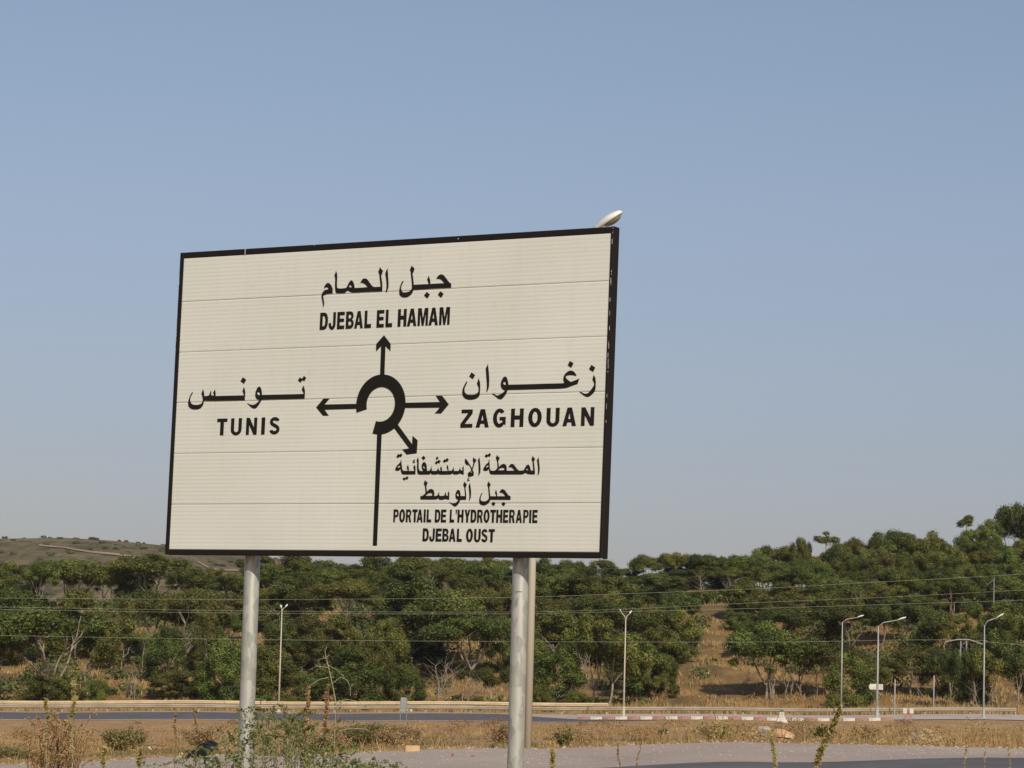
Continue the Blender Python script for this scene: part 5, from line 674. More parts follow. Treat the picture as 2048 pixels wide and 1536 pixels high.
for r in T:
    row, cx, top, bs, wd, kind, lean = r
    sg = next(s for s in SEG if s[0] <= cx < s[1])[2]
    P = hit(cx, bs) if bs < 1402 else on_ground(cx, 281 + rt.uniform(-2, 4) + (1404 - bs) * .3)
    if row == 'skyline': P = on_ground(cx, 402 + rt.uniform(-6, 16))
    elif row == 'ridge': P = on_ground(cx, 396 + rt.uniform(-8, 8))
    elif row == 'upper' and P.y > 400: P = on_ground(cx, 385 + rt.uniform(-8, 8))
    b0 = P; tp = at(cx, top, P.y); Ht = tp.z - P.z; Wm = wd * ((1.28 if row == 'front' else 1.15) if kind in ('umbrella', 'canopy', 'round') else 1.05) / FPX * P.y
    i = used.get(kind, 0); used[kind] = i + 1
    vs = VAR[kind]; tm, cm, Wd = vs[i % len(vs)]
    lst = sorted(set(seg_n[(row, kind, sg)])); n_ = len(lst)
    desc, cat_ = DESC[kind]
    nn_ = 'bush' if kind == 'bush' else 'tree'
    lb = desc + ' ' + nn_ + ' ' + WHERE[row] + ', ' + sg
    if n_ > 1: lb = ORD[lst.index(cx)] + ' ' + desc + ' ' + nn_ + ' from the left ' + WHERE[row] + ', ' + sg
    o = empty(NAME[kind], P, lb, cat_, GRP[row], rt.uniform(0, 6.28))
    sxy = Wm / Wd; sz = Ht / 8.0
    o.scale = (sxy, sxy, sz)
    if lean:
        o.rotation_mode = 'QUATERNION'
        o.rotation_quaternion = (Matrix.Rotation(R(lean), 3, 'Y') @ Matrix.Rotation(rt.uniform(0, 6.28), 3, 'Z')).to_quaternion()
    link('trunk', tm, o)
    if cm: link('crown', cm, o)

# undergrowth on the slope: one scatter of low scrub clumps
g = np.random.default_rng(5); Vs = []; Qs = []; Tn = []; k = 0
for i in range(1000):
    px_ = g.uniform(-60, 2110); Y = g.uniform(282, 395)
    if 1290 < px_ < 1500 and g.uniform() < .75: continue
    if g.uniform() < .5 and Y < 300: continue
    if Y < 312 and px_ > 1290 and g.uniform() < .85: continue
    p = on_ground(px_, Y); s = g.uniform(.35, 1.0) * (1.0 if Y < 300 else 1.5)
    V, Q = clump_leaves(np.array(p) + (0, 0, s * .35), (s * 1.3, s * 1.3, s * .8), int(90 * s * s) + 30, .24, g)
    Vs.append(V); Qs.append(Q + k); k += len(V); Tn.append(np.clip(g.uniform(.1, .9) + g.normal(size=len(Q)) * .15, 0, 1))
o = link('undergrowth', np_mesh('undergrowth', np.concatenate(Vs), quads=np.concatenate(Qs), mat=M['leaf_bush'], fattr=np.concatenate(Tn)))
tag(o, 'low green scrub growing between the trees on the slope', 'undergrowth', kind='stuff')
# scrub dots on the mountain
Vs = []; Qs = []; Tn = []; k = 0
for i in range(260):
    px_ = g.uniform(-300, 800); Y = g.uniform(1500, 2120) if i > 9 else 2096
    X = (px_ - 1024) / FPX * Y; z = float(farz(np.array([X]), np.array([Y]))[0]); s = g.uniform(.5, 1.6)
    V, Q = clump_leaves(np.array([X, Y, z + s * .4]), (s * 1.6, s * 1.6, s * .7), 60, 1.0, g); Vs.append(V); Qs.append(Q + k); k += len(V); Tn.append(np.clip(g.uniform(0, .6) + g.normal(size=len(Q)) * .1, 0, 1))
o = link('mountain_scrub', np_mesh('mountain_scrub', np.concatenate(Vs), quads=np.concatenate(Qs), mat=M['leaf'], fattr=np.concatenate(Tn)))
tag(o, 'dark dots of scrub scattered over the distant mountain', 'scrub', kind='stuff')

# ---------------------------------------------------------------- guardrails
def wbeam_profile(): return [(0, .31), (-.045, .27), (-.08, .22), (-.045, .175), (-.02, .155), (-.045, .135), (-.08, .09), (-.045, .04), (0, 0)]
def guardrail(name, px0, px1, Yf, ztop, mat, label, step=4.0, post_dy=.14):
    """runs along Yf(px)"""
    root = empty(name, on_ground((px0 + px1) / 2, Yf((px0 + px1) / 2)), label, 'guardrail', 'guardrails beside the far road'); inv = root.location.copy()
    n = int(abs(px1 - px0) / FPX * 265 / step) + 1; pts = []
    for i in range(n + 1):
        px = px0 + (px1 - px0) * i / n; Y = Yf(px); p = at(px, 1400, Y); pts.append(Vector((p.x, Y, float(gz(p.x, Y)))))
    bm_ = MB(); pr = wbeam_profile(); m_ = len(pr); V = []
    for p in pts: V += [(p.x - inv.x, p.y + a - inv.y, p.z + ztop - .31 + b - inv.z) for a, b in pr]
    F = [(i * m_ + j, (i + 1) * m_ + j, (i + 1) * m_ + j + 1, i * m_ + j + 1) for i in range(n) for j in range(m_ - 1)]
    bm_.add(V, F); bo = bm_.build('beam', mat, root, False); s_ = bo.modifiers.new('thick', 'SOLIDIFY'); s_.thickness = .01
    pb = MB(); pb.box((0, 0, (ztop - .05) / 2 - .1), (.12, .10, ztop + .15)); pm = pb.mesh('post', mat)
    sb = MB(); sb.box((0, -.09, ztop - .155), (.10, .12, .18)); sm = sb.mesh('spacer', mat)
    for p in pts[::1]:
        q = link('post', pm, root, (p.x - inv.x, p.y + .16 - inv.y, p.z - inv.z)); link('spacer', sm, q)
    return root
guardrail('guardrail', -420, 1216, lambda px: 274.5, .86, M['rail'], 'yellowish guardrail at the slope foot, ending left of the twin-headed lamp')
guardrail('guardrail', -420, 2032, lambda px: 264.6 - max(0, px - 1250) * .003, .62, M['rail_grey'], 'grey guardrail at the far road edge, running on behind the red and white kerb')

# ---------------------------------------------------------------- street lamps
def lamp_head(parent, p, ang, L=.62, az=0.0, hm='lamp_head'):
    """cobra head: tapered shell with a glass bowl below; ang = tilt up, az = heading about Z from +X"""
    b_ = bmesh.new(); prof = [(0, .045, .04), (.12, .055, .05), (.3, .10, .075), (.55, .135, .085), (.8, .125, .07), (.94, .08, .05), (1.0, .02, .02)]
    rings = []
    for t, w, h in prof:
        rings.append([b_.verts.new((t * L, w * L / .62 * math.cos(a), h * L / .62 * max(math.sin(a), -.25))) for a in (2 * math.pi * k / 16 for k in range(16))])
    for a, c in zip(rings, rings[1:]):
        for k in range(16): b_.faces.new((a[k], a[(k + 1) % 16], c[(k + 1) % 16], c[k]))
    b_.faces.new(rings[0][::-1]); b_.faces.new(rings[-1])
    me = bpy.data.meshes.new('lamp_head'); b_.to_mesh(me); b_.free(); me.materials.append(M[hm]); me.polygons.foreach_set('use_smooth', [True] * len(me.polygons))
    o = link('lamp_head', me, parent, p); o.rotation_euler = (0, -ang, az)
    g_ = bmesh.new(); bmesh.ops.create_uvsphere(g_, u_segments=16, v_segments=10, radius=1); g_.transform(Matrix.Translation((L * .62, 0, -.018 * L / .62)) @ Matrix.Diagonal((L * .30, L * .17, L * .10, 1)))
    gm = bpy.data.meshes.new('glass_bowl'); g_.to_mesh(gm); g_.free(); gm.materials.append(M['lamp_glass']); gm.polygons.foreach_set('use_smooth', [True] * len(gm.polygons)); link('glass_bowl', gm, o)
    return o
def street_lamp(px_base, py_base, Y, top_py, arms, label, mat, r0=.085, r1=.045, head=.62, base_h=.9, hit_ground=True):
    B = on_ground(px_base, Y); top = at(px_base, top_py, Y).z - B.z
    root = empty('street_lamp', B, label, 'street lamp', 'street lamps')
    b_ = MB(); b_.tube([(0, 0, -.4), (0, 0, top * .5), (0, 0, top)], [r0, (r0 + r1) / 2, r1], 14); b_.build('pole', mat, root, True)
    if base_h: c_ = MB(); c_.tube([(0, 0, -.1), (0, 0, base_h)], r0 * 1.5, 14); c_.box((0, 0, .03), (.5, .5, .08)); c_.build('base', mat, root)
    for (dx, dz, az) in arms:
        ca, sa = math.cos(az), math.sin(az)
        P = [(0, 0, top - .05), (dx * .25 * ca, dx * .25 * sa, top + dz * .55), (dx * ca, dx * sa, top + dz)]
        a_ = MB(); a_.tube(P, [r1 * .9, r1 * .75, r1 * .65], 8); a_.build('arm', mat, root, True)
        lamp_head(root, Vector((dx * ca * .97, dx * sa * .97, top + dz * .98)), math.atan2(dz, dx) * .9 + .05, head, az)
    return root
street_lamp(557, 1410, 268, 1222, [(.30, .28, math.pi - 1.3), (.40, .36, .9)], 'leftmost street lamp, thin cream pole with two small heads near the left sign post', M['lamp_pole'], head=.42)
street_lamp(1247, 1437, 256, 1240, [(.36, .58, math.pi + .2), (.60, .56, 1.0)], 'twin-headed street lamp standing behind the start of the red and white kerb', M['lamp_pole'], head=.42)
street_lamp(1682, 1422, 268, 1244, [(1.35, .45, .1)], 'left one of the three single-headed street lamps, set farther back', M['lamp_grey'], head=.62)
street_lamp(1754, 1438, 255, 1252, [(1.65, .55, -.1)], 'middle one of three single-headed street lamps, with the small white sign behind it', M['lamp_grey'], r0=.11, r1=.05, head=.75)
street_lamp(1967, 1444, 251, 1250, [(1.0, .62, -.1)], 'rightmost street lamp with a single head near the right edge', M['lamp_grey'], head=.7)
L0 = street_lamp(1055, 1494, 56, 505, [(.97, .38, .0)], 'cream street lamp close behind the right sign post, its head above the board', M['lamp_pole'], r0=.075, r1=.06, head=.60, base_h=0)
for c in L0.children:
    if c.name.startswith('lamp_head'): c.rotation_euler = (R(12), -R(30), R(-25)); c.location = at(1188, 461, L0.location.y - .0) - L0.location; c.scale = (1.08, 1.25, 1.35)

# ---------------------------------------------------------------- pylon, poles, cables
B = on_ground(1926, 285)
py_ = empty('pylon', B, 'slender lattice pylon with a crossbar, left of the rightmost lamp', 'pylon')
hp = at(1926, 1282, 285).z - B.z; px2m = 285 / FPX
for s in (-1, 1):
    b_ = MB()
    b_.tube([(s * .42, 0, -.5), (s * .26, 0, hp)], .05, 6); b_.tube([(s * .42, .5, -.5), (s * .26, .3, hp)], .04, 6); b_.build('leg', M['lamp_grey'], py_)
b_ = MB(); nb = 14
for i in range(nb):
    z0_, z1_ = hp * i / nb, hp * (i + 1) / nb; w0, w1 = .42 - .16 * i / nb, .42 - .16 * (i + 1) / nb; s = 1 if i % 2 else -1
    b_.tube([(-s * w0, 0, z0_), (s * w1, 0, z1_)], .02, 4)
b_.build('lattice', M['lamp_grey'], py_)
b_ = MB(); b_.tube([(-36 * px2m, 0, hp - .1), (-10 * px2m, 0, hp + .15), (10 * px2m, 0, hp + .15), (38 * px2m, 0, hp - .25)], .045, 6); b_.build('crossbar', M['lamp_grey'], py_)
B = hit(1987, 1241); up_ = empty('utility_pole', B, 'grey utility pole standing among the trees above the rightmost lamp', 'utility pole')
h_ = at(1990, 1155, B.y).z - B.z; b_ = MB(); b_.tube([(0, 0, -.5), (0, 0, h_)], [.09, .07], 8); b_.build('pole', M['sign_grey'], up_); b_ = MB(); b_.tube([(-.9, 0, h_ - 1.0), (0, 0, h_ - .2)], .035, 5); b_.build('strut', M['sign_grey'], up_)
for pts, lb in (([(-700, 1190), (0, 1196), (520, 1199), (1000, 1195), (1230, 1188), (1500, 1178), (1700, 1167), (2048, 1148), (2800, 1100)], 'topmost of the thin pale power cables crossing in front of the trees'),
                ([(-700, 1203), (0, 1214), (520, 1222), (1010, 1224), (1250, 1218), (1540, 1204), (1800, 1193), (2048, 1180), (2800, 1140)], 'second power cable from the top, the upper one of the close pair'),
                ([(-700, 1209), (0, 1219), (520, 1226.5), (1010, 1227.5), (1250, 1223), (1540, 1216), (1800, 1208), (2048, 1200), (2800, 1170)], 'third power cable from the top, the lower one of the close pair'),
                ([(-700, 1258), (0, 1271), (500, 1279), (1010, 1283), (1540, 1284), (1800, 1280), (1964, 1281), (2048, 1290), (2800, 1345)], 'lowest of the thin power cables, passing over the pylon crossbar')):
    Yw = 150.0; P = [at(a, b, Yw) for a, b in pts]; Q = []
    for i in range(len(P) - 1):      # smooth the span
        p0, p1, p2, p3 = P[max(i - 1, 0)], P[i], P[i + 1], P[min(i + 2, len(P) - 1)]
        for t in np.linspace(0, 1, 8)[:-1]: Q.append(.5 * ((2 * p1) + (p2 - p0) * t + (2 * p0 - 5 * p1 + 4 * p2 - p3) * t * t + (-p0 + 3 * p1 - 3 * p2 + p3) * t ** 3))
    Q.append(P[-1]); b_ = MB(); b_.tube(Q, .0070, 6); o = b_.build('power_cable', M['wire']); tag(o, lb, 'cable', 'power cables in front of the trees')

# ---------------------------------------------------------------- small signs, milestone
def post_sign(name, px, pyb, Y, pyt, label, cat_, build):
    B = on_ground(px, Y); h = at(px, pyt, Y).z - B.z; root = empty(name, B, label, cat_); build(root, h, Y / FPX); return root
def _a(root, h, m):      # white arrow board on a thin pole behind the middle lamp
    b_ = MB(); b_.tube([(0, 0, -.3), (0, 0, h)], .035, 8); b_.build('pole', M['lamp_grey'], root)
    w = 13 * m; b_ = MB(); hh = 5.6 * m; z = h - hh
    V = []
    for y in (-.05, -.08): V += [(-w, y, z - hh), (w, y, z - hh), (w, y, z + hh), (-w, y, z + hh), (-w - 2.5 * m, y, z)]
    b_.add(V, [(0, 4, 3, 2, 1), (5, 6, 7, 8, 9), (0, 1, 6, 5), (1, 2, 7, 6), (2, 3, 8, 7), (3, 4, 9, 8), (4, 0, 5, 9)]); b_.build('board', M['white'], root)
post_sign('small_direction_sign', 1752, 1426, 262, 1368, 'small blank white arrow board on a pole behind the middle single lamp', 'road sign', _a)
def _p(root, h, m):
    b_ = MB(); b_.tube([(0, 0, -.3), (0, 0, h)], .055, 8); b_.build('pole', M['lamp_grey'], root)
    b_ = MB(); b_.box((0, -.06, h - .55), (.04, .03, 1.0)); b_.build('edge_on_plate', M['white'], root)
post_sign('marker_pole', 1789, 1427, 262, 1359, 'thin grey pole right of the middle single lamp', 'pole', _p)
post_sign('marker_pole', 1867, 1425, 264, 1351, 'taller grey pole between the thin pole and the pylon', 'pole', _p)
def _r(root, h, m):      # red legs with two white chevron strips
    for s in (-1, 1):
        b_ = MB(); b_.box((s * .17, 0, h * .35), (.09, .09, h * .9)); b_.build('leg', M['red'], root)
        b_ = MB(); b_.box((s * .22, -.07, h * .84), (.26, .03, h * .34)); b_.build('white_panel', M['white'], root)
    b_ = MB(); b_.box((0, -.03, h * .60), (.62, .05, .10)); b_.box((0, -.03, h * .78), (.10, .05, .06)); b_.build('crossbar', M['red'], root)
post_sign('hazard_marker', 1816, 1452, 205, 1417, 'red and white striped marker on two red legs in front of the traffic island', 'marker', _r)
def _b(root, h, m):      # back of a narrow sign on twin legs
    for s in (-1, 1):
        b_ = MB(); b_.tube([(s * .13, 0, -.3), (s * .13, 0, h * .96)], .022, 6); b_.build('leg', M['sign_grey'], root)
    b_ = MB(); b_.box((-.02, -.03, h * .76), (.24, .03, h * .46), Matrix.Rotation(.06, 3, 'Y')); b_.build('plate', M['sign_grey'], root)
post_sign('small_road_sign', 806, 1463, 130, 1394, 'narrow grey sign plate on two thin legs left of the roadside rubble', 'road sign', _b)
def milestone(px, Y, pyt, label):
    B = on_ground(px, Y); h = at(px, pyt, Y).z - B.z; root = empty('milestone', B, label, 'milestone', 'milestones')
    b_ = bmesh.new(); prof = [(0, .42, .30), (.12, .40, .28), (.42, .24, .2), (.62, .17, .16), (.84, .17, .16)]
    rs = [[b_.verts.new((sx * w, sy * d, z * h)) for sx, sy in ((-1, -1), (1, -1), (1, 1), (-1, 1))] for z, w, d in prof]
    for a, c in zip(rs, rs[1:]):
        for k in range(4): b_.faces.new((a[k], a[(k + 1) % 4], c[(k + 1) % 4], c[k]))
    b_.faces.new(rs[0][::-1]); b_.faces.new(rs[-1]); me = bpy.data.meshes.new('body'); b_.to_mesh(me); b_.free(); me.materials.append(M['white']); bevel(link('body', me, root), .02)
    c_ = MB(); c_.tube([(0, .15, .85 * h), (0, -.15, .85 * h)], .15, 20); c_.build('green_cap', M['green'], root)
    d_ = MB(); d_.box((-.06, -.165, .70 * h), (.03, .012, .16)); d_.box((.06, -.165, .70 * h), (.03, .012, .16)); d_.build('marking', M['lamp_glass'], root); return root
milestone(1563, 212, 1420, 'white milestone with flared foot and green top in front of the kerb')
milestone(816, 270, 1408, 'small white milestone with green top peeping over the guardrail beside the twin-legged sign')

# ---------------------------------------------------------------- rocks and rubbish
def lump(name, px, Y, w, h, d, mat, label, cat_, seed, rot=0, sink=.15, group=None, sub=3):
    B = on_ground(px, Y); b_ = bmesh.new(); bmesh.ops.create_icosphere(b_, subdivisions=sub, radius=1); g_ = np.random.default_rng(seed); cuts = [(Vector(g_.normal(size=3)).normalized(), g_.uniform(.38, .8)) for _ in range(13)]
    for v in b_.verts:
        c = v.co
        for n_, q in cuts:
            e = c.dot(n_)
            if e > q: c -= n_ * (e - q)
        v.co = Vector((c.x * w / 2, c.y * d / 2, c.z * h / 2 + h / 2 - sink * h)) + Vector(g_.normal(size=3)) * .012 * w
    me = bpy.data.meshes.new(name); b_.to_mesh(me); b_.free(); me.materials.append(mat); o = link(name, me, None, B); o.rotation_euler = (0, 0, rot); tag(o, label, cat_, group); return o
Rk = 'rocks at the edge of the dry field'
lump('rock', 1568, 61.5, .52, .32, .4, M['rock'], 'large orange-tan rock sloping down to the right at the paved edge', 'rock', 3, .3, group=Rk)
lump('rock', 1525, 62.5, .42, .30, .4, M['rock_grey'], 'grey rock left of the large orange-tan rock', 'rock', 5, group=Rk)
lump('rock', 1500, 61.5, .18, .22, .2, M['rock'], 'small upright tan rock left of the grey rock', 'rock', 8, group=Rk)
lump('rock', 1543, 58.2, .30, .05, .2, M['rock'], 'flat tan stone lying below the grey rock', 'rock', 9, group=Rk)
lump('rock', 1856, 66, .30, .16, .3, M['rock'], 'tan rock lying on top of the pale pile on the right', 'rock', 14, group=Rk, sink=-1.2)
lump('rubble_pile', 1850, 66, .85, .40, .7, M['rock_grey'], 'pale low pile of rubble in the field on the right', 'rubble', 15, sink=.2)
lump('rock', 1346, 57.6, .16, .05, .1, M['rock'], 'thin pale stone at the field edge right of the twin-headed lamp', 'rock', 19, group=Rk)
B = on_ground(825, 54.2); b_ = MB(); b_.box((0, 0, .055), (.26, .2, .12)); o = b_.build('stone_block', M['rock'], None, False, B); bevel(o, .02, 3); tag(o, 'squared tan stone block lying on the gravel edge between the sign posts', 'stone block')
lump('brick_fragment', 905, 50, .07, .07, .06, M['brick'], 'red brick fragment on the gravel, the left one of two', 'brick', 21, group='red brick fragments on the gravel', sub=2)
lump('brick_fragment', 946, 49.5, .08, .05, .06, M['brick'], 'flatter red brick fragment on the gravel, the right one of two', 'brick', 22, group='red brick fragments on the gravel', sub=2)
# rubbish bag
B = on_ground(412, 55.0); bag = lump('rubbish_bag', 414, 53.6, .50, .36, .4, M['bag'], 'shiny black rubbish bag lying on the ground left of the left sign post', 'rubbish bag', 33, sink=.05)
b_ = MB(); b_.tube([(-.16, 0, .10), (-.25, 0, .07), (-.32, .02, .03), (-.36, .02, .02)], [.08, .06, .04, .015], 8); b_.build('tied_neck', M['bag'], bag, True)
# litter flecks
g = np.random.default_rng(3); b_ = MB()
for i in range(14):
    px_ = g.choice([g.uniform(930, 1010), g.uniform(40, 700), g.uniform(1060, 2000)]); Y = g.uniform(57, 75); p = on_ground(px_, Y)
    b_.box(p + Vector((0, 0, .03 + g.uniform(0, .12))), (g.uniform(.015, .035), .02, g.uniform(.015, .035)), Matrix.Rotation(g.uniform(0, 3), 3, 'Y'))
o = b_.build('litter', M['litter']); tag(o, 'scattered white flecks of litter in the dry field', 'litter', kind='stuff')

# ---------------------------------------------------------------- dry grass and weeds of the field
def blades(specs, g_, mat, name, label):
    """specs: (pos array n,3), height array, width array, lean"""
    P, Hh, Ww, ln = specs; n = len(P); a = g_.uniform(0, 2 * math.pi, n); d = np.stack([np.cos(a), np.sin(a), np.zeros(n)], -1); s = g_.uniform(-1, 1, (n, 3)) * ln; s[:, 2] = 1
    s /= np.linalg.norm(s, axis=1)[:, None]; tip = P + s * Hh[:, None]; bend = P + s * Hh[:, None] * .5 + np.stack([s[:, 0] * -.1, s[:, 1] * -.1, np.zeros(n)], -1) * Hh[:, None]
    V = np.stack([P - d * Ww[:, None], P + d * Ww[:, None], bend + d * Ww[:, None] * .7, tip], 1).reshape(-1, 3); V2 = V.reshape(n, 4, 3); V2[:, 3] = tip
    Q = np.arange(4 * n).reshape(n, 4); return V, Q
def field(n_t, per, hfun, mat, name, label, seed, w=.012, patch=None, lean=.6, ymin=56.5, ymax=236):
    g_ = np.random.default_rng(seed); out = []
    cnt = 0; PP = []; HH_ = []
    while cnt < n_t:
        px = g_.uniform(-80, 2130, 4000); u = g_.uniform(0, 1, 4000); Y = 1 / (1 / ymin * (1 - u) + 1 / ymax * u)   # even in the picture
        X = (px - 1024) / FPX * Y
        dens = .5 + .5 * np.sin(X * .55 + 1.3 * np.sin(Y * .19)) * np.sin(Y * .33 + X * .21 + 2 * np.sin(X * .13))
        keep = g_.uniform(0, 1, 4000) < (dens ** 1.6 if patch is None else patch(px, X, Y, dens)); X = X[keep]; Y = Y[keep]; Z = gzr(X, Y); PP.append(np.stack([X, Y, Z], -1)); cnt += len(X)
    P = np.concatenate(PP)[:n_t]; Pr = np.repeat(P, per, 0); sc_ = np.clip(Pr[:, 1] / 75, .7, 2.2); Pr = Pr + g_.normal(size=Pr.shape) * np.array([.10, .10, 0]) * sc_[:, None]
    Hh = hfun(g_, len(Pr), Pr); V, Q = blades((Pr, Hh, np.full(len(Pr), w) * sc_ * g_.uniform(.6, 1.3, len(Pr)), lean), g_, mat, name, label)
    tone = np.repeat(g_.uniform(0, 1, n_t), per); tone = np.clip(tone * .7 + g_.normal(size=len(tone)) * .15 + .15, 0, 1)
    o = link(name, np_mesh(name, V, quads=Q, mat=mat, fattr=tone)); tag(o, label, 'grass', kind='stuff'); return o
field(6000, 10, lambda g_, n, P: g_.uniform(.02, .10, n), M['grass'], 'dry_grass', 'short dry yellow grass over the field between the roads', 41, lean=1.1)
field(900, 10, lambda g_, n, P: g_.uniform(.03, .15, n), M['grass_green'], 'green_weeds', 'faded green weeds mixed into the dry grass of the field', 42, patch=lambda px, X, Y, d: (1 - d) ** 4 * (Y < 95) + .0)
field(300, 12, lambda g_, n, P: g_.uniform(.10, .36, n), M['grass'], 'tall_dry_grass', 'taller ochre dry grass stalks standing in the field', 43, w=.007, lean=.35, patch=lambda px, X, Y, d: (d ** 3) * (Y < 110) + .0)
field(1500, 10, lambda g_, n, P: g_.uniform(.25, .9, n), M['grass'], 'verge_grass', 'tall dry grass behind the guardrail at the foot of the slope', 44, w=.02, lean=.3, ymin=266, ymax=284, patch=lambda px, X, Y, d: d ** 2 * (px > 1200) + .12)
field(9000, 8, lambda g_, n, P: g_.uniform(.2, .6, n), M['grass'], 'slope_grass', 'dry golden grass on the open parts of the slope', 45, w=.022, lean=.5, ymin=286, ymax=372)

def shrub(px, Y, wpx, hpx, label, mat, seed, n_st=26, leaves=900, size=.05, name='shrub', cat_='shrub', twig=None, spread=1.0, group='shrubs in the dry field'):
    B = on_ground(px, Y); m = Y / FPX; w = wpx * m; h = hpx * m; g_ = np.random.default_rng(seed); root = empty(name, B, label, cat_, group)
    tb = MB(); P = []; 
    for i in range(n_st):
        a = g_.uniform(0, 6.28); r_ = w / 2 * math.sqrt(g_.uniform(.05, 1)) * spread; e = Vector((r_ * math.cos(a), r_ * math.sin(a) * .7, h * g_.uniform(.55, 1) * (1 - .35 * (r_ / (w / 2)) ** 2))); pts = limb((e.x * .15, e.y * .15, -.03), e, .006 * max(1, Y / 60), .002 * max(1, Y / 60), tb, g_, .08, 5, 4)
        for j in range(leaves // n_st):
            t = g_.uniform(.25, 1) * 4.99; k_ = int(t); q = pts[k_].lerp(pts[k_ + 1], t - k_); P.append((q.x + g_.normal() * w * .05, q.y + g_.normal() * w * .05, max(q.z + g_.normal() * h * .05, .01)))
    tb.build('stems', M['twig'] if twig is None else twig, root)
    P = np.array(P); nn = g_.normal(size=P.shape); nn[:, 2] += .5; nn /= np.linalg.norm(nn, axis=1)[:, None]; V, Q = leafquads(P, nn, size, g_)
    o = link('foliage', np_mesh('foliage', V, quads=Q, mat=mat, fattr=np.clip(g_.uniform(.0, 1, len(Q)), 0, 1)), root); tag(o, kind='stuff'); return root
shrub(738, 72, 150, 50, 'broad green bush in the field right of the thorny twigs', M['grass_green'], 1, 80, 9000, .032)
shrub(800, 68, 110, 48, 'brownish green bush touching the broad green one on its right', M['leaf_dry'], 2, 50, 3500, .030)
shrub(250, 70, 100, 55, 'grey green bush in the field left of the rubbish bag', M['grass_green'], 3, 60, 6000, .032)
shrub(1000, 64, 70, 45, 'dry brown weed clump just left of the right sign post', M['leaf_dry'], 4, 40, 2200, .028)
shrub(1430, 60.5, 100, 60, 'spiky olive shrub with stems splayed wide at the paved edge', M['leaf_yellow'], 5, 34, 700, .04, twig=M['bark_dark'], spread=1.15)
shrub(1130, 60, 50, 48, 'small green weed right of the two tall poles', M['grass_green'], 6, 20, 900, .03)
shrub(1325, 80, 26, 18, 'tiny dark grey shrub in the field right of the twin-headed lamp', M['leaf_bush'], 7, 14, 300, .04)
shrub(1640, 72, 60, 30, 'green bush in the field behind the leaning yellow stalk', M['grass_green'], 8, 24, 800, .05)
shrub(1730, 63, 60, 36, 'thin dry weeds in the field right of the leaning yellow stalk', M['leaf_dry'], 9, 24, 500, .04)
shrub(400, 66, 90, 50, 'reddish dry weeds behind the rubbish bag', M['leaf_dry'], 10, 40, 2200, .028)
shrub(640, 60, 130, 60, 'orange dry weeds behind the thorny twigs', M['leaf_dry'], 12, 50, 3500, .028)
shrub(30, 66, 110, 40, 'dull green weeds at the left edge of the field', M['grass_green'], 13, 40, 2800, .03)

# ---------------------------------------------------------------- plants in the foreground
def base_at(px, Y): X = at(px, 1500, Y).x; return Vector((X, Y, G(X, Y)))
def wpt(px, py, Y, B): return at(px, py, Y) - B
def stalk(px_top, py_top, px_low, py_low, Y, label, mat, seed, r=.006, leaf=.035, cnt=200, spread=.02, curve=0.0, group='stalks standing in the foreground', name='stalk', cat_='weed'):
    g_ = np.random.default_rng(seed); T_ = at(px_top, py_top, Y); L_ = at(px_low, py_low, Y); d = T_ - L_; gz_ = G(L_.x, Y)
    k_ = (L_.z - gz_) / max(d.z, .02); k_ = min(k_, 8); foot = Vector((L_.x - d.x * min(k_, 1.2), Y, gz_)); root = empty(name, foot, label, cat_, group)
    tb = MB(); P = []
    n = 14; ctrl = [Vector((0, 0, -.05)), L_ - foot, T_ - foot]
    for i in range(n + 1):
        t = i / n; q = ctrl[0] * (1 - t) ** 2 + 2 * ctrl[1] * t * (1 - t) + ctrl[2] * t * t if k_ > 99 else (ctrl[0].lerp(ctrl[1], min(1, t * 2)) if t < .5 else ctrl[1].lerp(ctrl[2], t * 2 - 1))
        P.append(q + Vector((math.sin(i * 1.1 + seed) * .004 + curve * math.sin(math.pi * t), 0, 0)))
    tb.tube(P, [r * (1.2 - .8 * i / n) for i in range(n + 1)], 6); tb.build('stem', mat if mat is not M['leaf_yellow'] else M['twig'], root, True)
    Q_ = []; A = []
    for i in range(cnt):
        t = (i / cnt) ** .8 * n * .999; k2 = int(t); q = P[k2].lerp(P[k2 + 1], t - k2)
        if q.z < (L_ - foot).z * .8: continue
        a = g_.uniform(0, 6.28); taper = 1 - .5 * t / n; node = .5 + .5 * math.sin(t * 9); Q_.append((q.x + math.cos(a) * spread * taper * node, q.y + math.sin(a) * spread * taper * node, q.z + g_.uniform(-.01, .015)))
    Q_ = np.array(Q_); nn = g_.normal(size=Q_.shape); nn /= np.linalg.norm(nn, axis=1)[:, None]; V, Qd = leafquads(Q_, nn, leaf, g_, 2.2)
    link('leaves', np_mesh('leaves', V, quads=Qd, mat=mat, fattr=g_.uniform(0, 1, len(Qd))), root); return root
stalk(1681, 1417, 1632, 1528, 16, 'leaning yellow green stalk with bristly leaves in the right foreground', M['leaf_yellow'], 1, .004, .016, 900, .017)
stalk(1538, 1462, 1552, 1530, 16, 'short yellow stalk left of the leaning yellow green one', M['leaf_yellow'], 2, .003, .013, 200, .009)
stalk(1935, 1436, 1930, 1530, 17, 'faint thin stalk in the right foreground, left one of three', M['leaf_yellow'], 3, .002, .010, 90, .009)
stalk(1969, 1442, 1970, 1530, 17, 'faint thin stalk in the right foreground, middle one of three', M['leaf_yellow'], 4, .002, .010, 90, .009)
stalk(2015, 1470, 2020, 1530, 17, 'faint thin stalk in the right foreground, right one of three', M['leaf_yellow'], 5, .002, .009, 60, .008)
stalk(1234, 1490, 1239, 1532, 18, 'thin brown stalk below the twin-headed lamp, left one of two', M['leaf_dry'], 6, .0025, .010, 60, .006)
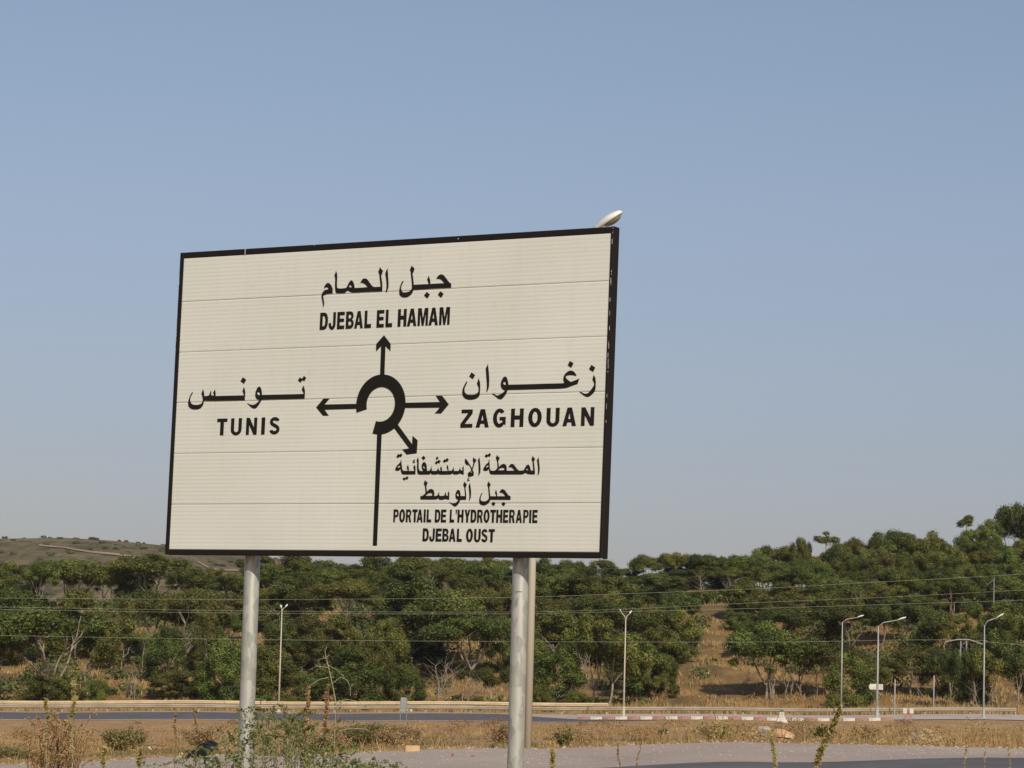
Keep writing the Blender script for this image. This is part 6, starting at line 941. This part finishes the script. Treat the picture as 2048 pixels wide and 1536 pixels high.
stalk(1281, 1490, 1273, 1532, 18, 'thin brown stalk below the twin-headed lamp, right one of two', M['leaf_dry'], 7, .0025, .010, 60, .006)
stalk(1104, 1500, 1106, 1532, 18, 'yellow flowering weed tip right of the two tall poles', M['leaf_yellow'], 8, .003, .014, 400, .014)
stalk(148, 1360, 147, 1440, 20, 'tall spiky green yellow stalk standing above the dry thistle', M['leaf_yellow'], 9, .003, .020, 150, .013)
stalk(92, 1398, 95, 1450, 20, 'short green top of a stalk in the dry thistle left of the tall spiky stalk', M['leaf_yellow'], 10, .003, .018, 120, .012)
stalk(391, 1417, 393, 1470, 20.5, 'dry orange stalk left of the left sign post', M['leaf_dry'], 11, .003, .013, 180, .012)
stalk(350, 1426, 351, 1480, 20.5, 'second dry orange stalk farther left of the left sign post', M['leaf_dry'], 12, .003, .013, 150, .011)
stalk(210, 1497, 206, 1532, 18, 'short yellow flowering weed at the bottom left edge', M['leaf_yellow'], 13, .003, .016, 220, .013)
stalk(281, 1500, 278, 1532, 18, 'short yellow flowering weed right of the bottom left one', M['leaf_yellow'], 14, .003, .016, 220, .013)
for i_, (a, b_) in enumerate((((618, 1370), (611, 1460)), ((656, 1372), (650, 1462)))):
    stalk(*a, *b_, 20.9, ('bushy orange dried flower spike behind the thorny twigs, left one of two', 'bushy orange dried flower spike behind the thorny twigs, right one of two')[i_], M['leaf_dry'], 15 + i_, .003, .013, 900, .018)

def bushy(name, px0, px1, Y, dY, py_top, n_tw, label, cat_, leafm, twigm, seed, lf, per, hfun, arch=.25, rtw=.0022, py_in=1536, asp=2.4):
    """plant of arching twigs; hfun(px) = highest photo line reached there"""
    g_ = np.random.default_rng(seed); C = base_at((px0 + px1) / 2, Y); root = empty(name, C, label, cat_); tb = MB(); P = []; D = []
    for i in range(n_tw):
        px = g_.uniform(px0, px1); y_ = Y + g_.uniform(-dY, dY); x_ = at(px, 1500, y_).x; r0 = Vector((C.x + (x_ - C.x) * .55, y_, G(x_, y_))) - C
        topz = at(px, hfun(px) + abs(g_.normal()) * 42, y_).z; e = Vector((x_, y_, topz)) - C; a = g_.uniform(0, 6.28); o_ = Vector((math.cos(a), math.sin(a) * .6, 0)) * arch * g_.uniform(.3, 1.3)
        mid = r0.lerp(e, .6) + Vector((0, 0, .12)); end = e + o_ - Vector((0, 0, g_.uniform(0, .12))); c2 = e + Vector((0, 0, .06)) + o_ * .3; pts = []
        for k_ in range(11):
            t = k_ / 10; pts.append(r0 * (1 - t) ** 3 + 3 * mid * t * (1 - t) ** 2 + 3 * c2 * t * t * (1 - t) + end * t ** 3 + Vector(g_.normal(size=3)) * .008)
        tb.tube(pts, [rtw * (1.6 - 1.2 * k_ / 10) for k_ in range(11)], 4, False)
        for j in range(per):
            t = g_.uniform(.35, 1) * 9.99; k_ = int(t); q = pts[k_].lerp(pts[k_ + 1], t - k_); P.append(q + Vector(g_.normal(size=3)) * lf * .5)
    tb.build('twigs', twigm, root)
    P = np.array([tuple(p) for p in P]); nn = g_.normal(size=P.shape); nn[:, 1] -= .5; nn /= np.linalg.norm(nn, axis=1)[:, None]; V, Q = leafquads(P, nn, lf, g_, asp)
    o = link('leaves', np_mesh('leaves', V, quads=Q, mat=leafm, fattr=g_.uniform(0, 1, len(Q))), root); tag(o, kind='stuff'); return root, C
def hf(px): return float(np.interp(px, [400, 440, 480, 560, 640, 700, 760], [1500, 1470, 1400, 1395, 1440, 1485, 1515]))
tbush, TC = bushy('thorny_bush', 400, 750, 20.6, .5, 1400, 135, 'large thorny green bush with long arching twigs round the foot of the left sign post', 'bush', M['leaf_near'], M['twig'], 77, .011, 62, hf, rtw=.0017)
# the tall bare twigs traced along the bush
tw = MB(); lf_p = []
for pts, r_ in (([(664, 1530), (668, 1502), (670, 1457), (672, 1406), (667, 1380), (663, 1360), (656, 1330), (652, 1316), (650, 1303), (654, 1292)], .0040), ([(660, 1355), (641, 1358), (622, 1369), (610, 1382)], .0024), ([(656, 1335), (634, 1332), (618, 1340)], .0022),
                ([(665, 1367), (681, 1354), (694, 1360), (701, 1376), (701, 1392)], .0024), ([(656, 1330), (674, 1340), (688, 1354)], .0022), ([(679, 1403), (694, 1399), (712, 1402), (728, 1411)], .0026), ([(679, 1462), (701, 1457), (730, 1458), (748, 1467), (760, 1480)], .0026),
                ([(509, 1398), (526, 1398), (542, 1408)], .0022), ([(548, 1425), (552, 1455), (560, 1480), (563, 1500)], .003), ([(672, 1406), (678, 1400), (683, 1415), (674, 1440)], .0024), ([(652, 1316), (641, 1318), (634, 1322)], .0018), ([(652, 1316), (659, 1309)], .0018), ([(670, 1470), (655, 1474), (640, 1472)], .002)):
    Yt = 20.3; P = [at(a, b, Yt) - TC for a, b in pts]; tw.tube(P, [r_ * (1 - .5 * i / len(P)) for i in range(len(P))], 5)
    g = np.random.default_rng(len(pts) * 7)
    for i in range(len(P) - 1):
        L = (P[i + 1] - P[i]).length
        for j in range(int(L / .013)): q = P[i].lerp(P[i + 1], g.uniform()); lf_p.append(tuple(q + Vector(g.normal(size=3)) * .008))
tw.build('long_twigs', M['twig'], tbush)
lf_p = np.array(lf_p); nn = g.normal(size=lf_p.shape); nn /= np.linalg.norm(nn, axis=1)[:, None]; V, Q = leafquads(lf_p, nn, .009, g, 2.4)
o = link('twig_leaves', np_mesh('twig_leaves', V, quads=Q, mat=M['leaf_near'], fattr=g.uniform(0, 1, len(Q))), tbush); tag(o, kind='stuff')
bushy('low_thorn_bush', 640, 790, 19.5, .4, 1500, 50, 'low trailing green thorn branches at the bottom right of the big thorny bush', 'bush', M['leaf_near'], M['twig'], 78, .012, 40, lambda px: float(np.interp(px, [640, 720, 790], [1478, 1505, 1530])), .35)
bushy('dry_thistle', 60, 155, 21.5, .35, 1420, 90, 'big dried brown thistle plant in the left foreground', 'thistle', M['leaf_dry'], M['leaf_dry'], 79, .009, 110, lambda px: float(np.interp(px, [60, 95, 150], [1452, 1408, 1428])), .15, .0028, asp=1.6)
bushy('low_thorn_bush', 270, 420, 20.0, .4, 1500, 40, 'sparse low green thorn branches left of the left sign post in front of the bag', 'bush', M['leaf_near'], M['twig'], 80, .011, 30, lambda px: float(np.interp(px, [270, 350, 420], [1525, 1505, 1490])), .3)

# ---------------------------------------------------------------- thin dusty air
hm = bpy.data.materials.new('haze_air'); hm.use_nodes = True; ht = hm.node_tree; ht.nodes.clear()
ho = ht.nodes.new('ShaderNodeOutputMaterial'); hv = ht.nodes.new('ShaderNodeVolumePrincipled'); hv.inputs['Density'].default_value = .00005; hv.inputs['Color'].default_value = (.80, .84, .92, 1); hv.inputs['Anisotropy'].default_value = .0
ht.links.new(hv.outputs[0], ho.inputs['Volume'])
b_ = MB(); b_.box((0, 3900, 65), (9600, 8400, 180)); o = b_.build('haze', hm); tag(o, 'thin dusty air over the whole landscape', None, kind='stuff')

# dark tussocks and stones dotted over the field
g_ = np.random.default_rng(61); Vs = []; Qs = []; Tn = []; k = 0
for i in range(110):
    Y = 1 / g_.uniform(1 / 200, 1 / 57); p = on_ground(g_.uniform(-60, 2100), Y); s_ = g_.uniform(.06, .22) * (1 + Y / 150)
    V, Q = clump_leaves(np.array(p) + (0, 0, s_ * .4), (s_ * 1.6, s_ * 1.2, s_ * .8), int(90 + 900 * s_), .019 * (1 + Y / 120), g_); Vs.append(V); Qs.append(Q + k); k += len(V); Tn.append(np.clip(g_.uniform(0, 1) + g_.normal(size=len(Q)) * .2, 0, 1))
o = link('tussocks', np_mesh('tussocks', np.concatenate(Vs), quads=np.concatenate(Qs), mat=M['leaf_dry'], fattr=np.concatenate(Tn))); tag(o, 'small brown tussocks dotted over the dry field', 'weeds', kind='stuff')
b_ = MB()
for i in range(260):
    Y = 1 / g_.uniform(1 / 120, 1 / 56); p = on_ground(g_.uniform(-60, 2100), Y); s_ = g_.uniform(.015, .07); r_ = g_.normal(size=(5, 3)) * .25
    b_.add([(p.x + (a_ + r_[j][0]) * s_, p.y + (c_ + r_[j][1]) * s_, p.z + d_ * s_) for j, (a_, c_, d_) in enumerate(((1, 0, -.2), (-1, 0, -.2), (0, 1, -.2), (0, -1, -.2), (.1, .1, .8)))], [(0, 2, 4), (2, 1, 4), (1, 3, 4), (3, 0, 4)])
o = b_.build('field_stones', M['rock']); tag(o, 'small tan stones scattered in the dry field', 'stones', kind='stuff')
